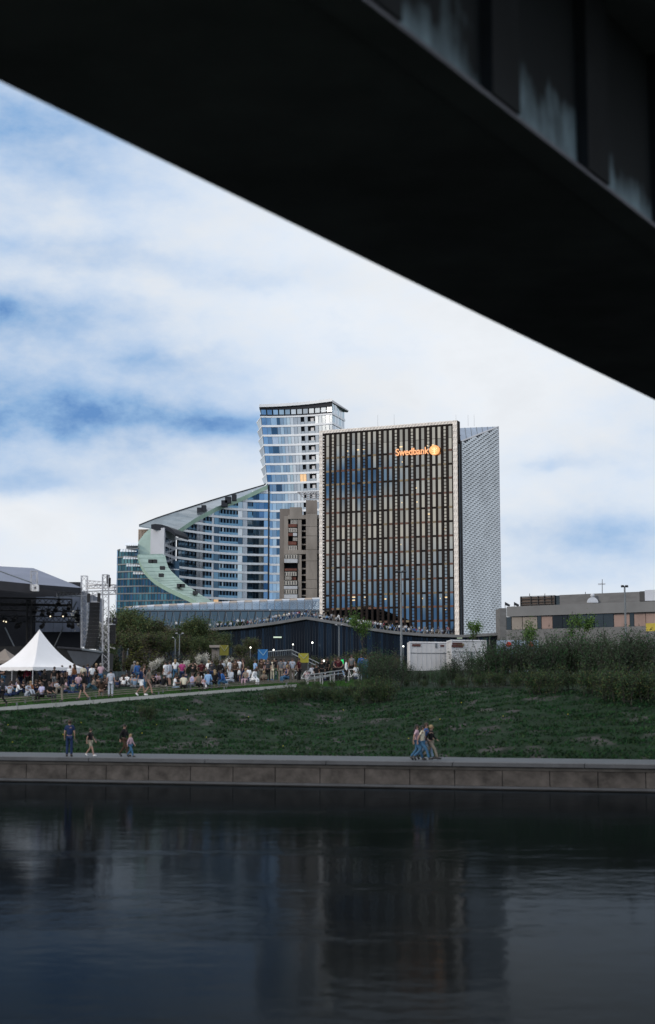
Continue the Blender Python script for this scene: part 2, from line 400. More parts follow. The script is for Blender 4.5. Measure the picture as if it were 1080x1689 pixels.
# ---- curved residential tower and wing
def Dcurve(px):
    if px <= 443: return 500-27*((443-px)/156.0)**2
    return 500-6*((px-443)/105.0)**2
def XY(px, D, py=900): q = P(px, py, D); return Vector((q.x, q.y))
def zof(py, D, px=540): return P(px, py, D).z
ys_b = [687.4+15.67*k for k in range(10)] + [828.4+14.75*k for k in range(1, 12)]
zb = [zof(y, 500) for y in ys_b]
zt_, zj = zof(672, 500), zof(805, 500)
def pl(z): return interp(z, [zj-40, zj, zt_], [443, 441.5, 427.5])
def cpt(px, z, out=0.0):
    """point on the tower/wing front at plan parameter px; out pushes it towards the camera"""
    D = Dcurve(px); q = XY(px, D)
    return Vector((q.x, q.y-out, z))
def tpt(u, z, out=0.0):
    px = lerp(pl(z), 548, u); return cpt(px, z, out)
tw = thing('apartment_tower', 'tall curved glass apartment tower with white floor bands flaring outward at top', 'tower')
bx_ = [150,190,225,275,300,328,355,382,410,440,468,497,525,583,612,640,670,700,725]
us = [(x-150)/(725-150.0) for x in bx_]
kinds = ['b','b','b','b','b','b','b','p','p','p','D','g','D2','p','p','p','p','p']
rnd = random.Random(3)
sideR = [(XY(548, 494.0)), XY(568.5, 507)]
for k in range(len(zb)):
    ztop = zb[k]-.36; zbot = (zb[k+1] if k+1 < len(zb) else zb[k]-3.1)+.36
    m = MB()
    umax = 1.0 if k < 4 else .96
    for j in range(len(us)-1):
        u0, u1 = us[j], us[j+1]; kd = kinds[j]
        if kd == 'b':
            g = rnd.choice(g_blue); 
            if rnd.random() < .12: g = rnd.choice(g_dark)
            if j in (5, 6) and k > 1: g = rnd.choice(g_pale+g_blue)
        elif kd == 'p': g = rnd.choice(g_pale)
        elif kd == 'g': g = g_pale[1]
        else: g = recess_m
        if k == 6 and j in (9, 10): g = lit_m
        if k == 2 and j == 2: g = rnd.choice(g_pale)
        o_ = -1.2 if kd in ('D', 'D2') and g is recess_m else 0.0
        m.face([tpt(u0, zbot, o_), tpt(u1, zbot, o_), tpt(u1, ztop, o_), tpt(u0, ztop, o_)], g)
        if o_:
            for uu in (u0, u1): m.face([tpt(uu, zbot, o_), tpt(uu, zbot, 0), tpt(uu, ztop, 0), tpt(uu, ztop, o_)], g_pale[1])
            if kd == 'D2':
                a = lerp(u0, u1, .42); b2 = lerp(u0, u1, .85)
                m.face([tpt(a, zbot, -.6), tpt(b2, zbot, -.6), tpt(b2, lerp(zbot, ztop, .8), -.6), tpt(a, lerp(zbot, ztop, .8), -.6)], white)
            m.face([tpt(u0, zbot, .03), tpt(u1, zbot, .03), tpt(u1, lerp(zbot, ztop, .33), .03), tpt(u0, lerp(zbot, ztop, .33), .03)], g_pale[1])
    m.build('window_band', tw)
    m = MB()
    for j, u0 in enumerate(us):
        for zz in (0,):
            w_ = .0016 if j else .004
            m.hexa([tpt(u0-w_, zbot, .10), tpt(u0+w_, zbot, .10), tpt(u0+w_, zbot, -.1), tpt(u0-w_, zbot, -.1),
                    tpt(u0-w_, ztop, .10), tpt(u0+w_, ztop, .10), tpt(u0+w_, ztop, -.1), tpt(u0-w_, ztop, -.1)], fr_m)
    m.build('mullions', tw)
    m = MB(); N = 16
    for j in range(N):
        a, b2 = j/N, (j+1)/N
        m.hexa([tpt(a, zb[k]-.36, .3), tpt(b2, zb[k]-.36, .3), tpt(b2, zb[k]-.36, -.3), tpt(a, zb[k]-.36, -.3),
                tpt(a, zb[k]+.36, .3), tpt(b2, zb[k]+.36, .3), tpt(b2, zb[k]+.36, -.3), tpt(a, zb[k]+.36, -.3)], band_m)
    # right return
    a, b2 = sideR; n_ = 4
    for j in range(n_):
        p, q = a.lerp(b2, j/n_), a.lerp(b2, (j+1)/n_-.02)
        m.face([(p.x,p.y,zbot),(q.x,q.y,zbot),(q.x,q.y,ztop),(p.x,p.y,ztop)], rnd.choice([g_pale[0], g_pale[2], g_blue[2]]))
    m.slab(a + Vector((.25, -.1)), b2 + Vector((.25, 0)), .3, zb[k]-.36, zb[k]+.36, band_m)
    m.build('floor_slab', tw)
m = MB()   # core behind the glass, lean left side
for k in range(len(zb)-1):
    for za, zc in ((zb[k], zb[k+1]),):
        L0, L1 = tpt(0, za), tpt(0, zc); b0 = Vector((L0.x-2.2, L0.y+12, za)); b1 = Vector((L1.x-1.2, L1.y+12, zc))
        m.face([L0, L1, b1, b0], g_dark[0] if k % 2 else g_blue[1])
        m.face([L0+Vector((-.03,-.02,.2)), L0+Vector((-.03,-.02,-.2)), b0+Vector((0,0,-.2)), b0+Vector((0,0,.2))], band_m)
m.build('left_side', tw)
zc0 = zb[0]
m = MB()   # penthouse glass
for j in range(12):
    u0, u1 = j/12, (j+1)/12-.008
    m.face([tpt(u0+.01, zc0+.7, -.5), tpt(u1, zc0+.7, -.5), tpt(u1, zc0+2.6, -.5), tpt(u0+.01, zc0+2.6, -.5)], (g_blue if j < 5 else g_pale)[j % 3])
m.build('penthouse_glazing', tw)
m = MB(); N = 16
for j in range(N):
    a, b2 = lerp(-.012, 1, j/N), lerp(-.012, 1, (j+1)/N)
    def hx(z0, z1, o0, o1, mt): m.hexa([tpt(a,z0,o0),tpt(b2,z0,o0),tpt(b2,z0,o1),tpt(a,z0,o1),tpt(a,z1,o0),tpt(b2,z1,o0),tpt(b2,z1,o1),tpt(a,z1,o1)], mt)
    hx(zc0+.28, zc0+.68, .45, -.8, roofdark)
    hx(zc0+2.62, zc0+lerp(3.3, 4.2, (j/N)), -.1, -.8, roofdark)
    hx(zc0+lerp(3.3, 4.2, j/N)+.003, zc0+lerp(4.3, 5.2, j/N), .7, -14, band_m)
m.hexa([(sideR[0].x-.3, sideR[0].y, zc0+4.1), (sideR[1].x+1.4, sideR[1].y-.5, zc0+3.2), (sideR[1].x+1, sideR[1].y+2, zc0+3.2), (sideR[0].x-2, sideR[0].y+13, zc0+4.1),
        (sideR[0].x-.3, sideR[0].y, zc0+5.0), (sideR[1].x+1.4, sideR[1].y-.5, zc0+3.5), (sideR[1].x+1, sideR[1].y+2, zc0+3.5), (sideR[0].x-2, sideR[0].y+13, zc0+5.0)], alu)
m.build('roof', tw)
m = MB(); a, b2 = sideR
for j in range(5):
    p, q = a.lerp(b2, j/5), a.lerp(b2, (j+1)/5-.02)
    m.face([(p.x,p.y,zc0+.3),(q.x,q.y,zc0+.3),(q.x,q.y,zc0+3.4),(p.x,p.y,zc0+3.6)], g_pale[2] if j % 2 else g_blue[2])
m.build('side_glazing', tw)
m = MB(); q0 = XY(446, 503); q1 = XY(540, 503)
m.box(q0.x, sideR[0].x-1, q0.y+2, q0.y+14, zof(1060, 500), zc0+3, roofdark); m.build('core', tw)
m = MB(); s0 = cpt(443, 0, .25)
m.box(s0.x-.28, s0.x+.28, s0.y-.35, s0.y+.3, zof(1000, 500), zof(800, 500), dark); m.build('seam', tw)

# ---- wing
wg = thing('apartment_wing', 'low curved glass apartment wing with sloping green roof beside the tower', 'apartment building')
roofl = [(291,877),(322,856),(358,837),(399,820.7),(441,801)]
def roofpy(px): return interp(px, [a for a, _ in roofl], [b for _, b in roofl])
def roofz(px): return zof(roofpy(px), Dcurve(px))
wb = [294,305,318,324,335,338,349,353,361,392,400,408,417,427,435,443]
wk = ['d','D','D','f','D','D','f','d','D','p','f','D','d','b','b']
zw_ = [zof(842-14.75+14.75*k, 500) for k in range(-1, 12)]
for k in range(len(zw_)):
    zt1 = zw_[k]-.3; zb1 = (zw_[k+1] if k+1 < len(zw_) else zw_[k]-3.1)+.34
    m = MB(); mm = MB()
    for j in range(len(wb)-1):
        a, b2 = wb[j], wb[j+1]
        za, zc = min(zt1, roofz(a)), min(zt1, roofz(b2))
        if max(za, zc) <= zb1+.4: continue
        kd = wk[j]; g = {'d': rnd.choice(g_dark), 'D': rnd.choice(g_dark[:2]), 'f': g_pale[1], 'p': rnd.choice(g_blue+g_pale[:1]), 'b': rnd.choice(g_blue+g_dark[2:])}[kd]
        if k < 6 and kd == 'D' and rnd.random() < .2: g = rnd.choice(g_blue)
        nn = max(1, int((b2-a)/5))
        for q in range(nn):
            x0, x1 = lerp(a, b2, q/nn), lerp(a, b2, (q+1)/nn)
            gg = g if rnd.random() < .8 else rnd.choice(g_dark+g_blue[1:2])
            if rnd.random() < .008: gg = lit_m
            o_ = -.5 if kd == 'D' else 0
            za, zc = max(zb1, min(zt1, roofz(x0))), max(zb1, min(zt1, roofz(x1)))
            m.face([cpt(x0, zb1, o_), cpt(x1, zb1, o_), cpt(x1, zc, o_), cpt(x0, za, o_)], gg)
            w_ = .12
            if za > zb1+.3:
                mm.hexa([cpt(x0-w_, zb1, .1), cpt(x0+w_, zb1, .1), cpt(x0+w_, zb1, -.5), cpt(x0-w_, zb1, -.5), cpt(x0-w_, za, .1), cpt(x0+w_, za, .1), cpt(x0+w_, za, -.5), cpt(x0-w_, za, -.5)], fr_m)
            if kd == 'D' : m.face([cpt(x0, zb1, .12), cpt(x1, zb1, .12), cpt(x1, min(zc, zb1+.9), .12), cpt(x0, min(za, zb1+.9), .12)], g_dark[2])
    m.build('window_band', wg); mm.build('mullions', wg)
    m = MB(); x = 289.0
    while x < 443:
        if roofz(x+3) > zw_[k]:
            m.hexa([cpt(x, zw_[k]-.36, .55), cpt(x+3.01, zw_[k]-.36, .55), cpt(x+3.01, zw_[k]-.36, -.2), cpt(x, zw_[k]-.36, -.2),
                    cpt(x, zw_[k]+.40, .55), cpt(x+3.01, zw_[k]+.40, .55), cpt(x+3.01, zw_[k]+.40, -.2), cpt(x, zw_[k]+.40, -.2)], band_m)
        x += 3
    m.build('floor_slab', wg)
m = MB(); x = 291.0
while x < 443:
    x1 = min(443, x+4); z1c = min(roofz(x), roofz(x1))-2.0
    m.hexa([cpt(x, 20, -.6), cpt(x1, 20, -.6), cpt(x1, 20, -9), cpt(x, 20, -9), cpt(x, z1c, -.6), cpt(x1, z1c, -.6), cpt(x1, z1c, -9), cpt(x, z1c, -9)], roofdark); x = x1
m.build('core', wg)
green_m = mat('green_roof_trim', (.27,.40,.33), .6, var=.12, scale=.4)
roof_m = mat('sloping_roof', (.22,.27,.31), .25, .7, var=.25, scale=.15)
m = MB(); n = 14
lo = [(lerp(291,441,i/n), roofpy(lerp(291,441,i/n))) for i in range(n+1)]
up = [(lerp(229,437,i/n), interp(lerp(229,437,i/n), [229,255,282,355,437], [866.7,856,847,823.7,800])) for i in range(n+1)]
for i in range(n):
    a0, a1 = P(*lo[i], Dcurve(lo[i][0])-1), P(*lo[i+1], Dcurve(lo[i+1][0])-1)
    b0, b1 = P(*up[i], Dcurve(max(291, up[i][0]))+16), P(*up[i+1], Dcurve(max(291, up[i+1][0]))+16)
    dn = Vector((0,0,-.5)); m.hexa([a0+dn, a1+dn, b1+dn, b0+dn, a0, a1, b1, b0], roof_m)
    dn2 = Vector((0,-.25,-1.3))
    m.hexa([a0+dn2, a1+dn2, a1+Vector((0,1.2,-.6)), a0+Vector((0,1.2,-.6)), a0+Vector((0,-.25,.25)), a1+Vector((0,-.25,.25)), a1+Vector((0,1.2,.1)), a0+Vector((0,1.2,.1))], green_m)
    m.hexa([b0+Vector((0,0,.003)), b1+Vector((0,0,.003)), b1+Vector((0,1,0)), b0+Vector((0,1,0)), b0+Vector((0,0,.35)), b1+Vector((0,0,.35)), b1+Vector((0,1,.35)), b0+Vector((0,1,.35))], dark)
m.build('sloping_roof', wg)
m = MB()
for px_, py_, w_ in ((293,858,5),(285,861,3.5),(330,842,4),(336,838,3),(376,824,4),(370,830,4),(386,820,3),(300,853,3)):
    m = MB(); a = P(px_, py_, 490); m.box(a.x-w_*.25, a.x+w_*.25, a.y-1, a.y+2, a.z-1.2, a.z+.9, roofdark)
    m.build('roof_unit', wg)
# white stair box
m = MB(); a, b_, c_ = XY(248, 462), XY(270.5, 458), XY(290, 474)
z0, z1 = zof(925, 460), zof(871.5, 460)
lilac = mat('pale_render', (.50,.53,.60), .7, var=.05, scale=.3)
m.prism([(a.x,a.y,z0),(b_.x,b_.y,z0),(c_.x,c_.y,z0),(a.x+4,a.y+14,z0)], (0,0,z1-z0), lilac); m.build('stair_block', wg)
m = MB(); z0b = zof(915, 460)
for k in range(7):
    zz = z0b-8+k*2.9
    for t0, t1 in ((.1,.4),(.45,.62),(.68,.92)):
        if zz > zof(893, 460) and t0 > .1: continue
        p, q = b_.lerp(c_, t0), b_.lerp(c_, t1)
        if zz < z1-3: m.face([(p.x+.08,p.y-.12,zz),(q.x+.08,q.y-.12,zz),(q.x+.08,q.y-.12,zz+1.9),(p.x+.08,p.y-.12,zz+1.9)], g_dark[1])
m.build('stair_window', wg)
m = MB(); 
arc = [(249,872),(249,865),(256,864),(266,865),(276,868),(284,873),(289,880),(288,884),(281,878),(272,875)]
m.prism([P(x, y, 459) for x, y in arc], (3, 14, 0), roofdark); m.build('arched_canopy', wg)
# dark lower facade below stair block
m = MB(); a, b_ = XY(268, 468), XY(296, 472.5)
m.slab(a, b_, 2, zof(1005, 470), z0+1, g_dark[1])
for k in range(5): zz = z0-2-k*3.0; m.slab(a+Vector((0,-.2)), b_+Vector((0,-.2)), .3, zz, zz+.35, band_m)
m.build('lower_facade', wg)

# ---- green curved roof ribbon
gr_m = mat('pale_green_metal', (.46,.60,.54), .5, .2, var=.12, scale=.3)
rb = thing('glass_block', 'dark teal glass block with stepped louvre roofs under a curved pale green roof', 'apartment building')
Lp = [(227,915),(235,936),(251,954),(269,966),(293,978),(313,987),(327,995)]
Rp = [(272,914),(278,936),(294,953),(307,964),(328,979),(352,993),(360,997)]
m = MB(); nL = 18
def curve(pts, t):
    f_ = t*(len(pts)-1); i = min(int(f_), len(pts)-2); u_ = f_-i
    p0, p1, p2, p3 = pts[max(i-1,0)], pts[i], pts[i+1], pts[min(i+2,len(pts)-1)]
    return tuple(.5*((2*p1[c])+(-p0[c]+p2[c])*u_+(2*p0[c]-5*p1[c]+4*p2[c]-p3[c])*u_*u_+(-p0[c]+3*p1[c]-3*p2[c]+p3[c])*u_**3) for c in (0,1))
for i in range(nL):
    t0, t1 = i/nL, (i+1)/nL
    l0, l1, r0, r1 = curve(Lp,t0), curve(Lp,t1), curve(Rp,t0), curve(Rp,t1)
    dl = lambda t_: 450-14*t_
    a0, a1, b0, b1 = P(*l0, dl(t0)), P(*l1, dl(t1)), P(*r0, dl(t0)+9), P(*r1, dl(t1)+9)
    dn = Vector((0,0,-.7)); m.hexa([a0+dn,a1+dn,b1+dn,b0+dn,a0,a1,b1,b0], gr_m)
    e = Vector((0,-.3,0)); m.hexa([a0+dn*1.6+e,a1+dn*1.6+e,a1+dn*1.6,a0+dn*1.6,a0+e+Vector((0,0,.2)),a1+e+Vector((0,0,.2)),a1+Vector((0,0,.2)),a0+Vector((0,0,.2))], green_m)
    # standing seams
    m.tube(a0+Vector((0,-.05,.03)), b0+Vector((0,-.05,.03)), .07, .07, gr_m, 4)
m.build('curved_roof', rb)
m = MB()
for (cx, cy) in ((249,926),(255,926),(268,937),(266,949),(296,966),(301,966),(322,978)):
    m = MB(); a = P(cx, cy, 446); m.box(a.x-.7, a.x+.7, a.y-1.5, a.y+1, a.z-.5, a.z+.5, recess_m)
    m.build('roof_hatch', rb)
m = MB()
pts = [(226,915),(228,893),(238,880),(247,872),(250,872),(250,915)]
m.prism([P(x, y, 464) for x, y in pts], (0, 4, 0), gr_m); m.build('green_wall', rb)
beige = mat('beige_cladding', (.55,.45,.37), .8, var=.1, scale=.4)
m = MB()
for i in range(8):
    x = 228+i*2.4; a, b2 = P(x, 893, 492), P(x+1.9, 873, 492); m.box(a.x, b2.x, a.y, a.y+3, a.z, b2.z, beige)
a, b2 = P(227.5, 893, 493), P(248, 873, 493); m.box(a.x, b2.x, a.y, a.y+3, a.z, b2.z, white); m.build('striped_wall', rb)
# glass tiers
def tier(x0, x1, y0, y1, D, name='glass_storey'):
    a, b2 = XY(x0, D), XY(x1, D-6); za, zc = zof(y1, D), zof(y0, D)
    m = MB(); n = max(3, int((x1-x0)/5))
    for i in range(n):
        p, q = a.lerp(b2, i/n), a.lerp(b2, (i+1)/n); g = rnd.choice(g_teal+g_teal[:2]+g_dark[:1])
        m.face([(p.x,p.y,za),(q.x,q.y,za),(q.x,q.y,zc),(p.x,p.y,zc)], g)
        m.box(p.x-.08, p.x+.08, p.y-.12, p.y+.1, za, zc, fr_m)
    m.slab(a+Vector((-.2,-.4)), b2+Vector((.1,-.4)), .35, zc-.3, zc+.12, steel)
    m.build(name, rb)
for k in range(9):
    y0 = 907+k*12; tier(195, [228,236,246,262,280,302,322,340,345][k], y0, y0+12, 468-k*.2)
m = MB(); a, b2 = XY(196, 471), XY(225, 471); m.box(a.x, b2.x, a.y, a.y+10, zof(1020, 470), zof(905, 470), roofdark); m.box(b2.x+.01, b2.x+5, a.y, a.y+10, zof(1020, 470), zof(945, 470), roofdark); m.build('core', rb)
a = XY(195, 468); m = MB()
for k in range(9):
    m.box(a.x-.35, a.x-.02, a.y-.3, a.y+8, zof(907+12*(k+1), 468), zof(907+12*k, 468)-.12, g_blue[k % 3])
m.build('corner_pier', rb)
louv = mat('louvre_roof', (.80,.85,.92), .5, 0, var=.1)
for (x0, x1, y) in ((206,228,897),(198,226,907),(203,228,919),(208,231,931),(219,245,944)):
    m = MB(); n = 6
    for i in range(n):
        p, q = P(lerp(x0,x1,i/n), y+3.2, 462), P(lerp(x0,x1,(i+.85)/n), y+3.2, 462)
        m.hexa([p, q, q+Vector((-.3,3,1.1)), p+Vector((-.3,3,1.1)), p+Vector((0,0,.15)), q+Vector((0,0,.15)), q+Vector((-.3,3,1.25)), p+Vector((-.3,3,1.25))], louv)
    m.build('louvre_canopy', rb)
m = MB(); a, b2 = P(208, 907, 466), P(227, 899, 466); m.box(a.x, b2.x, a.y, a.y+5, a.z, b2.z, steel); m.build('roof_storey', rb)

# ---- old concrete tower
ct = thing('concrete_tower', 'old brown concrete apartment tower with enclosed balconies between two glass towers', 'tower')
DC = 450
def c8(x, y, D=DC): return P(440+x/6.76, 780+y/6.76, D)
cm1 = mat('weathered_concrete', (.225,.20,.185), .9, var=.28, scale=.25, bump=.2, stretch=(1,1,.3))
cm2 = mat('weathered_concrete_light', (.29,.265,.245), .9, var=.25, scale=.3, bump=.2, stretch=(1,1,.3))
def cb(mb, x0, x1, y0, y1, mt, off=0.0, th=3.0):
    a, b2 = c8(x0, y1), c8(x1, y0); q = c8(x1, y1); xa = a.x; xb = q.x
    mb.box(xa, xb, a.y-off, a.y-off+th, a.z, b2.z, mt)
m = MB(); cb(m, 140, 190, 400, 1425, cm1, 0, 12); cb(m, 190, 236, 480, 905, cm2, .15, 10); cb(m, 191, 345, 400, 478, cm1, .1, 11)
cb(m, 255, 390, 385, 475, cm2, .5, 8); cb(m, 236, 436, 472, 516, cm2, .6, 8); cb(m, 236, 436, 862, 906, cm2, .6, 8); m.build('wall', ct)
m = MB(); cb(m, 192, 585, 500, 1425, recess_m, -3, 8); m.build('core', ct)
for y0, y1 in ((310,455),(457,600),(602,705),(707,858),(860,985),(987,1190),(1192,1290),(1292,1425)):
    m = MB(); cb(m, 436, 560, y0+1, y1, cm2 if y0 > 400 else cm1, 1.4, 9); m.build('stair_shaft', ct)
m = MB(); cb(m, 345, 386, 517, 861, cm2, .3, 3); cb(m, 345, 386, 907, 1425, cm2, .3, 3); m.build('pillar', ct)
for y in (575, 640, 710, 790, 965, 1060, 1130, 1210, 1290, 1360):
    m = MB(); cb(m, 387, 435, y, y+14, cm2, -.2, 2); m.build('landing', ct)
m = MB(); cb(m, 561, 586, 470, 508, cm2, .5, 5); cb(m, 561, 586, 862, 905, cm2, .5, 5); m.build('beam', ct)
redb = mat('red_brown_panel', (.16,.06,.045), .8, var=.3); cream = mat('cream_panel', (.5,.48,.45), .7, var=.12); gal = mat('balcony_white', (.55,.58,.64), .6, var=.1)
for (x0,x1,y0,y1,mt) in ((262,340,520,570,cream),(238,335,572,603,redb),(240,335,615,662,cream),(238,290,672,703,redb),(292,335,670,705,gal),(290,340,722,758,cream),(238,330,765,802,redb),(236,335,812,862,cream),
                         (192,340,912,958,cream),(194,343,962,1004,gal),(200,335,1068,1092,redb),(200,330,1105,1150,cream),(200,275,1158,1192,cream),(277,327,1160,1192,redb),(192,335,1203,1250,cream),(192,340,1262,1296,gal),(196,335,1302,1348,cream),(192,340,1356,1400,gal)):
    m = MB(); cb(m, x0, x1, y0, y1, mt, .7 if x0 < 236 else .2, 1.5)
    if mt is cream:
        n = 5
        for i in range(n):
            a0 = lerp(x0, x1, i/n); cb(m, a0+3, a0+(x1-x0)/n*.45, y0+6, y1-4, recess_m, (.7 if x0 < 236 else .2)+.05, .1)
    m.build('balcony', ct)
m = MB(); p = [c8(x, y, DC+3) for x, y in ((340,215),(585,205),(585,235),(400,240))]
for i in range(4): m.tube(p[i], p[(i+1) % 4], .16, .16, alu, 4)
for x in range(360, 590, 32): m.tube(c8(x, 210, DC+3), c8(x+20, 238, DC+3), .12, .12, alu, 4); m.tube(c8(x+20, 238, DC+3), c8(x+20, 310, DC+3), .12, .12, alu, 4)
for y in (262, 285): m.tube(c8(440, y, DC+3), c8(585, y, DC+3), .12, .12, alu, 4)
m.tube(c8(345, 215, DC+3), c8(445, 310, DC+3), .14, .14, alu, 4)
m.build('roof_frame', ct)

# ---- office building with the silver mesh side
ob = thing('office_building', 'dark glass office block with orange sign, white mesh frame and silver side', 'office building')
OL = XY(527.5, 396.5, 870); OR = XY(756.5, 380.5, 870)
ez = R(0); ed = (OR-OL).normalized(); en = Vector((ed.y, -ed.x)); L = (OR-OL).length
if en.y > 0: en = -en
def op(u, z, out=0.0): q = OL + ed*u + en*out; return Vector((q.x, q.y, z))
ZT = zof(693.6, 380.5); ZBo = 17.0
def opx(px):   # u for a photograph column
    r0 = P(px, 870, 1); k = Vector((r0.x, 1)); # intersect ray from origin with the facade line
    det = k.x*(-ed.y) + ed.x*k.y
    t_ = (OL.x*(-ed.y) + ed.x*OL.y)/det
    return (k*t_-OL).dot(ed)
mesh_m = mat('silver_mesh', (.50,.545,.59), .35, .6, var=.18, scale=.12)
mesh_w = mat('white_mesh_frame', (.84,.78,.73), .6, 0, var=.12, scale=.5)
fin_m = mat('bronze_fin', (.020,.015,.014), .8, 0, var=.2, spec=.15)
span_m = [mat('spandrel_red', (.12,.05,.035), .6, var=.4, scale=.5), mat('spandrel_tan', (.15,.12,.075), .5, .3, var=.4, scale=.5)]
g_off = [glass('office_glass_a', (.37,.36,.335), .03, 1, var=.05), glass('office_glass_b', (.29,.285,.27), .03, 1, var=.05), glass('office_glass_c', (.41,.395,.36), .03, 1, var=.05)]
ug0, ug1 = opx(536), opx(748.3)
rowsz = [zof(680+y/3.27, 380.5) for y in (68,200,275,350,430,508,585,662,740,815,892,970,1045,1122,1200)]
NB = 24; bw = (ug1-ug0)/NB
for i in range(NB):
    u0 = ug0+i*bw; m = MB(); lad = (i % 3 == 1)
    for k in range(len(rowsz)-1):
        z1_, z0_ = rowsz[k]-.12, rowsz[k+1]+.12; zs = [z0_, z1_] if k else [z0_, lerp(z0_, z1_, .5), z1_]
        for q in range(len(zs)-1):
            g = rnd.choice(g_off); tilt = rnd.uniform(-.012, .012)
            m.face([op(u0+bw*.2, zs[q]), op(u0+bw*.82, zs[q]), op(u0+bw*.82, zs[q+1], tilt), op(u0+bw*.2, zs[q+1], tilt)], g)
            if q: m.face([op(u0+bw*.2, zs[q]-.05, .03), op(u0+bw*.82, zs[q]-.05, .03), op(u0+bw*.82, zs[q]+.05, .03), op(u0+bw*.2, zs[q]+.05, .03)], fin_m)
        if lad:
            nb_ = 4 if k else 7
            for q in range(1, nb_):
                zz = lerp(z0_, z1_, q/nb_)
                m.hexa([op(u0+bw*.2, zz-.09, .1), op(u0+bw*.82, zz-.09, .1), op(u0+bw*.82, zz-.09, -.05), op(u0+bw*.2, zz-.09, -.05),
                        op(u0+bw*.2, zz+.09, .1), op(u0+bw*.82, zz+.09, .1), op(u0+bw*.82, zz+.09, -.05), op(u0+bw*.2, zz+.09, -.05)], fin_m)
    if lad:
        for e0 in (.2, .72):
            m.hexa([op(u0+bw*e0, rowsz[-1], .12), op(u0+bw*(e0+.1), rowsz[-1], .12), op(u0+bw*(e0+.1), rowsz[-1], -.02), op(u0+bw*e0, rowsz[-1], -.02),
                    op(u0+bw*e0, rowsz[0], .12), op(u0+bw*(e0+.1), rowsz[0], .12), op(u0+bw*(e0+.1), rowsz[0], -.02), op(u0+bw*e0, rowsz[0], -.02)], fin_m)
    m.build('glazing_strip', ob)
for i in range(NB+1):
    u0 = ug0+i*bw; w_ = bw*.19; m = MB()
    m.hexa([op(u0-w_, ZBo, .22), op(u0+w_, ZBo, .22), op(u0+w_, ZBo, -.3), op(u0-w_, ZBo, -.3), op(u0-w_, rowsz[0], .22), op(u0+w_, rowsz[0], .22), op(u0+w_, rowsz[0], -.3), op(u0-w_, rowsz[0], -.3)], fin_m)
    m.build('facade_fin', ob)
for k in range(1, len(rowsz)-1):
    m = MB()
    for i in range(NB):
        u0 = ug0+i*bw; mt = rnd.choice([span_m[0], span_m[1], span_m[1], fin_m]) if k < 4 else rnd.choice([span_m[0], span_m[1], fin_m, span_m[0]])
        h_ = .27
        m.hexa([op(u0+bw*.2, rowsz[k]-h_, .12), op(u0+bw*.8, rowsz[k]-h_, .12), op(u0+bw*.8, rowsz[k]-h_, -.1), op(u0+bw*.2, rowsz[k]-h_, -.1),
                op(u0+bw*.2, rowsz[k]+h_, .12), op(u0+bw*.8, rowsz[k]+h_, .12), op(u0+bw*.8, rowsz[k]+h_, -.1), op(u0+bw*.2, rowsz[k]+h_, -.1)], mt)
    m.build('spandrel', ob)
# folded mesh cladding
def folded(mb, pf, L_, z0f, z1f, cell, rowh, amp, mt, zmax_of_u=None, stag=False):
    n = max(1, int(L_/cell)); cell = L_/n; z = z0f; r_ = 0
    while z < z1f-.01:
        zz = min(z+rowh, z1f)
        for i in range(n+(r_ % 2 if stag else 0)):
            a = i*cell; c_ = (i+1)*cell
            if stag and r_ % 2: a, c_ = max(0, a-cell/2), min(L_, c_-cell/2)
            b_ = (a+c_)/2
            if zmax_of_u and zmax_of_u(b_) < zz: continue
            s_ = amp if (r_ % 2 or stag) else -amp
            pa, pb, pc = pf(a, 0), pf(b_, s_), pf(c_, 0)
            top_in = .35*amp if amp < .4 else .12*amp
            pa2, pb2, pc2 = pf(a, top_in*.5), pf(b_, s_*.2+top_in), pf(c_, top_in*.5)
            mb.face([(pa[0],pa[1],z),(pb[0],pb[1],z),(pb2[0],pb2[1],zz),(pa2[0],pa2[1],zz)], mt)
            mb.face([(pb[0],pb[1],z),(pc[0],pc[1],z),(pc2[0],pc2[1],zz),(pb2[0],pb2[1],zz)], mt)
        z = zz; r_ += 1
m = MB()   # frame: right post, left post, top bar
uf = opx(749.3); fw = L-uf
folded(m, lambda u, o: op(uf+u, 0, .5+o), fw, ZBo, ZT, fw/2, .8, .16, mesh_w)
for a, b_ in ((uf, uf+.05), ): m.hexa([op(a,ZBo,.34),op(L-.02,ZBo,.34),op(L-.02,ZBo,-2),op(a,ZBo,-2),op(a,ZT,.34),op(L-.02,ZT,.34),op(L-.02,ZT,-2),op(a,ZT,-2)], fin_m)
m.build('right_frame', ob)
m = MB(); ul = opx(533.2)
folded(m, lambda u, o: op(u, 0, .5+o), ul, ZBo, ZT, ul/2, .8, .16, mesh_w)
m.hexa([op(0,ZBo,.34),op(ul,ZBo,.34),op(ul,ZBo,-2),op(0,ZBo,-2),op(0,ZT,.34),op(ul,ZT,.34),op(ul,ZT,-2),op(0,ZT,-2)], fin_m)
z = ZBo+1
while z < rowsz[0]:      # striped inner reveal
    m.hexa([op(ul,z,.45),op(ug0-.02,z,.1),op(ug0-.02,z,0),op(ul,z,0),op(ul,z+.35,.45),op(ug0-.02,z+.35,.1),op(ug0-.02,z+.35,0),op(ul,z+.35,0)], mesh_w); z += .8
m.build('left_frame', ob)
m = MB()
folded(m, lambda u, o: op(ul+u, 0, .5+o), uf-ul, rowsz[0]+.35, ZT, .9, .55, .14, mesh_w)
m.hexa([op(ul,rowsz[0],.3),op(uf,rowsz[0],.3),op(uf,rowsz[0],-2),op(ul,rowsz[0],-2),op(ul,ZT-.02,.3),op(uf,ZT-.02,.3),op(uf,ZT-.02,-2),op(ul,ZT-.02,-2)], fin_m)
m.build('top_frame', ob)
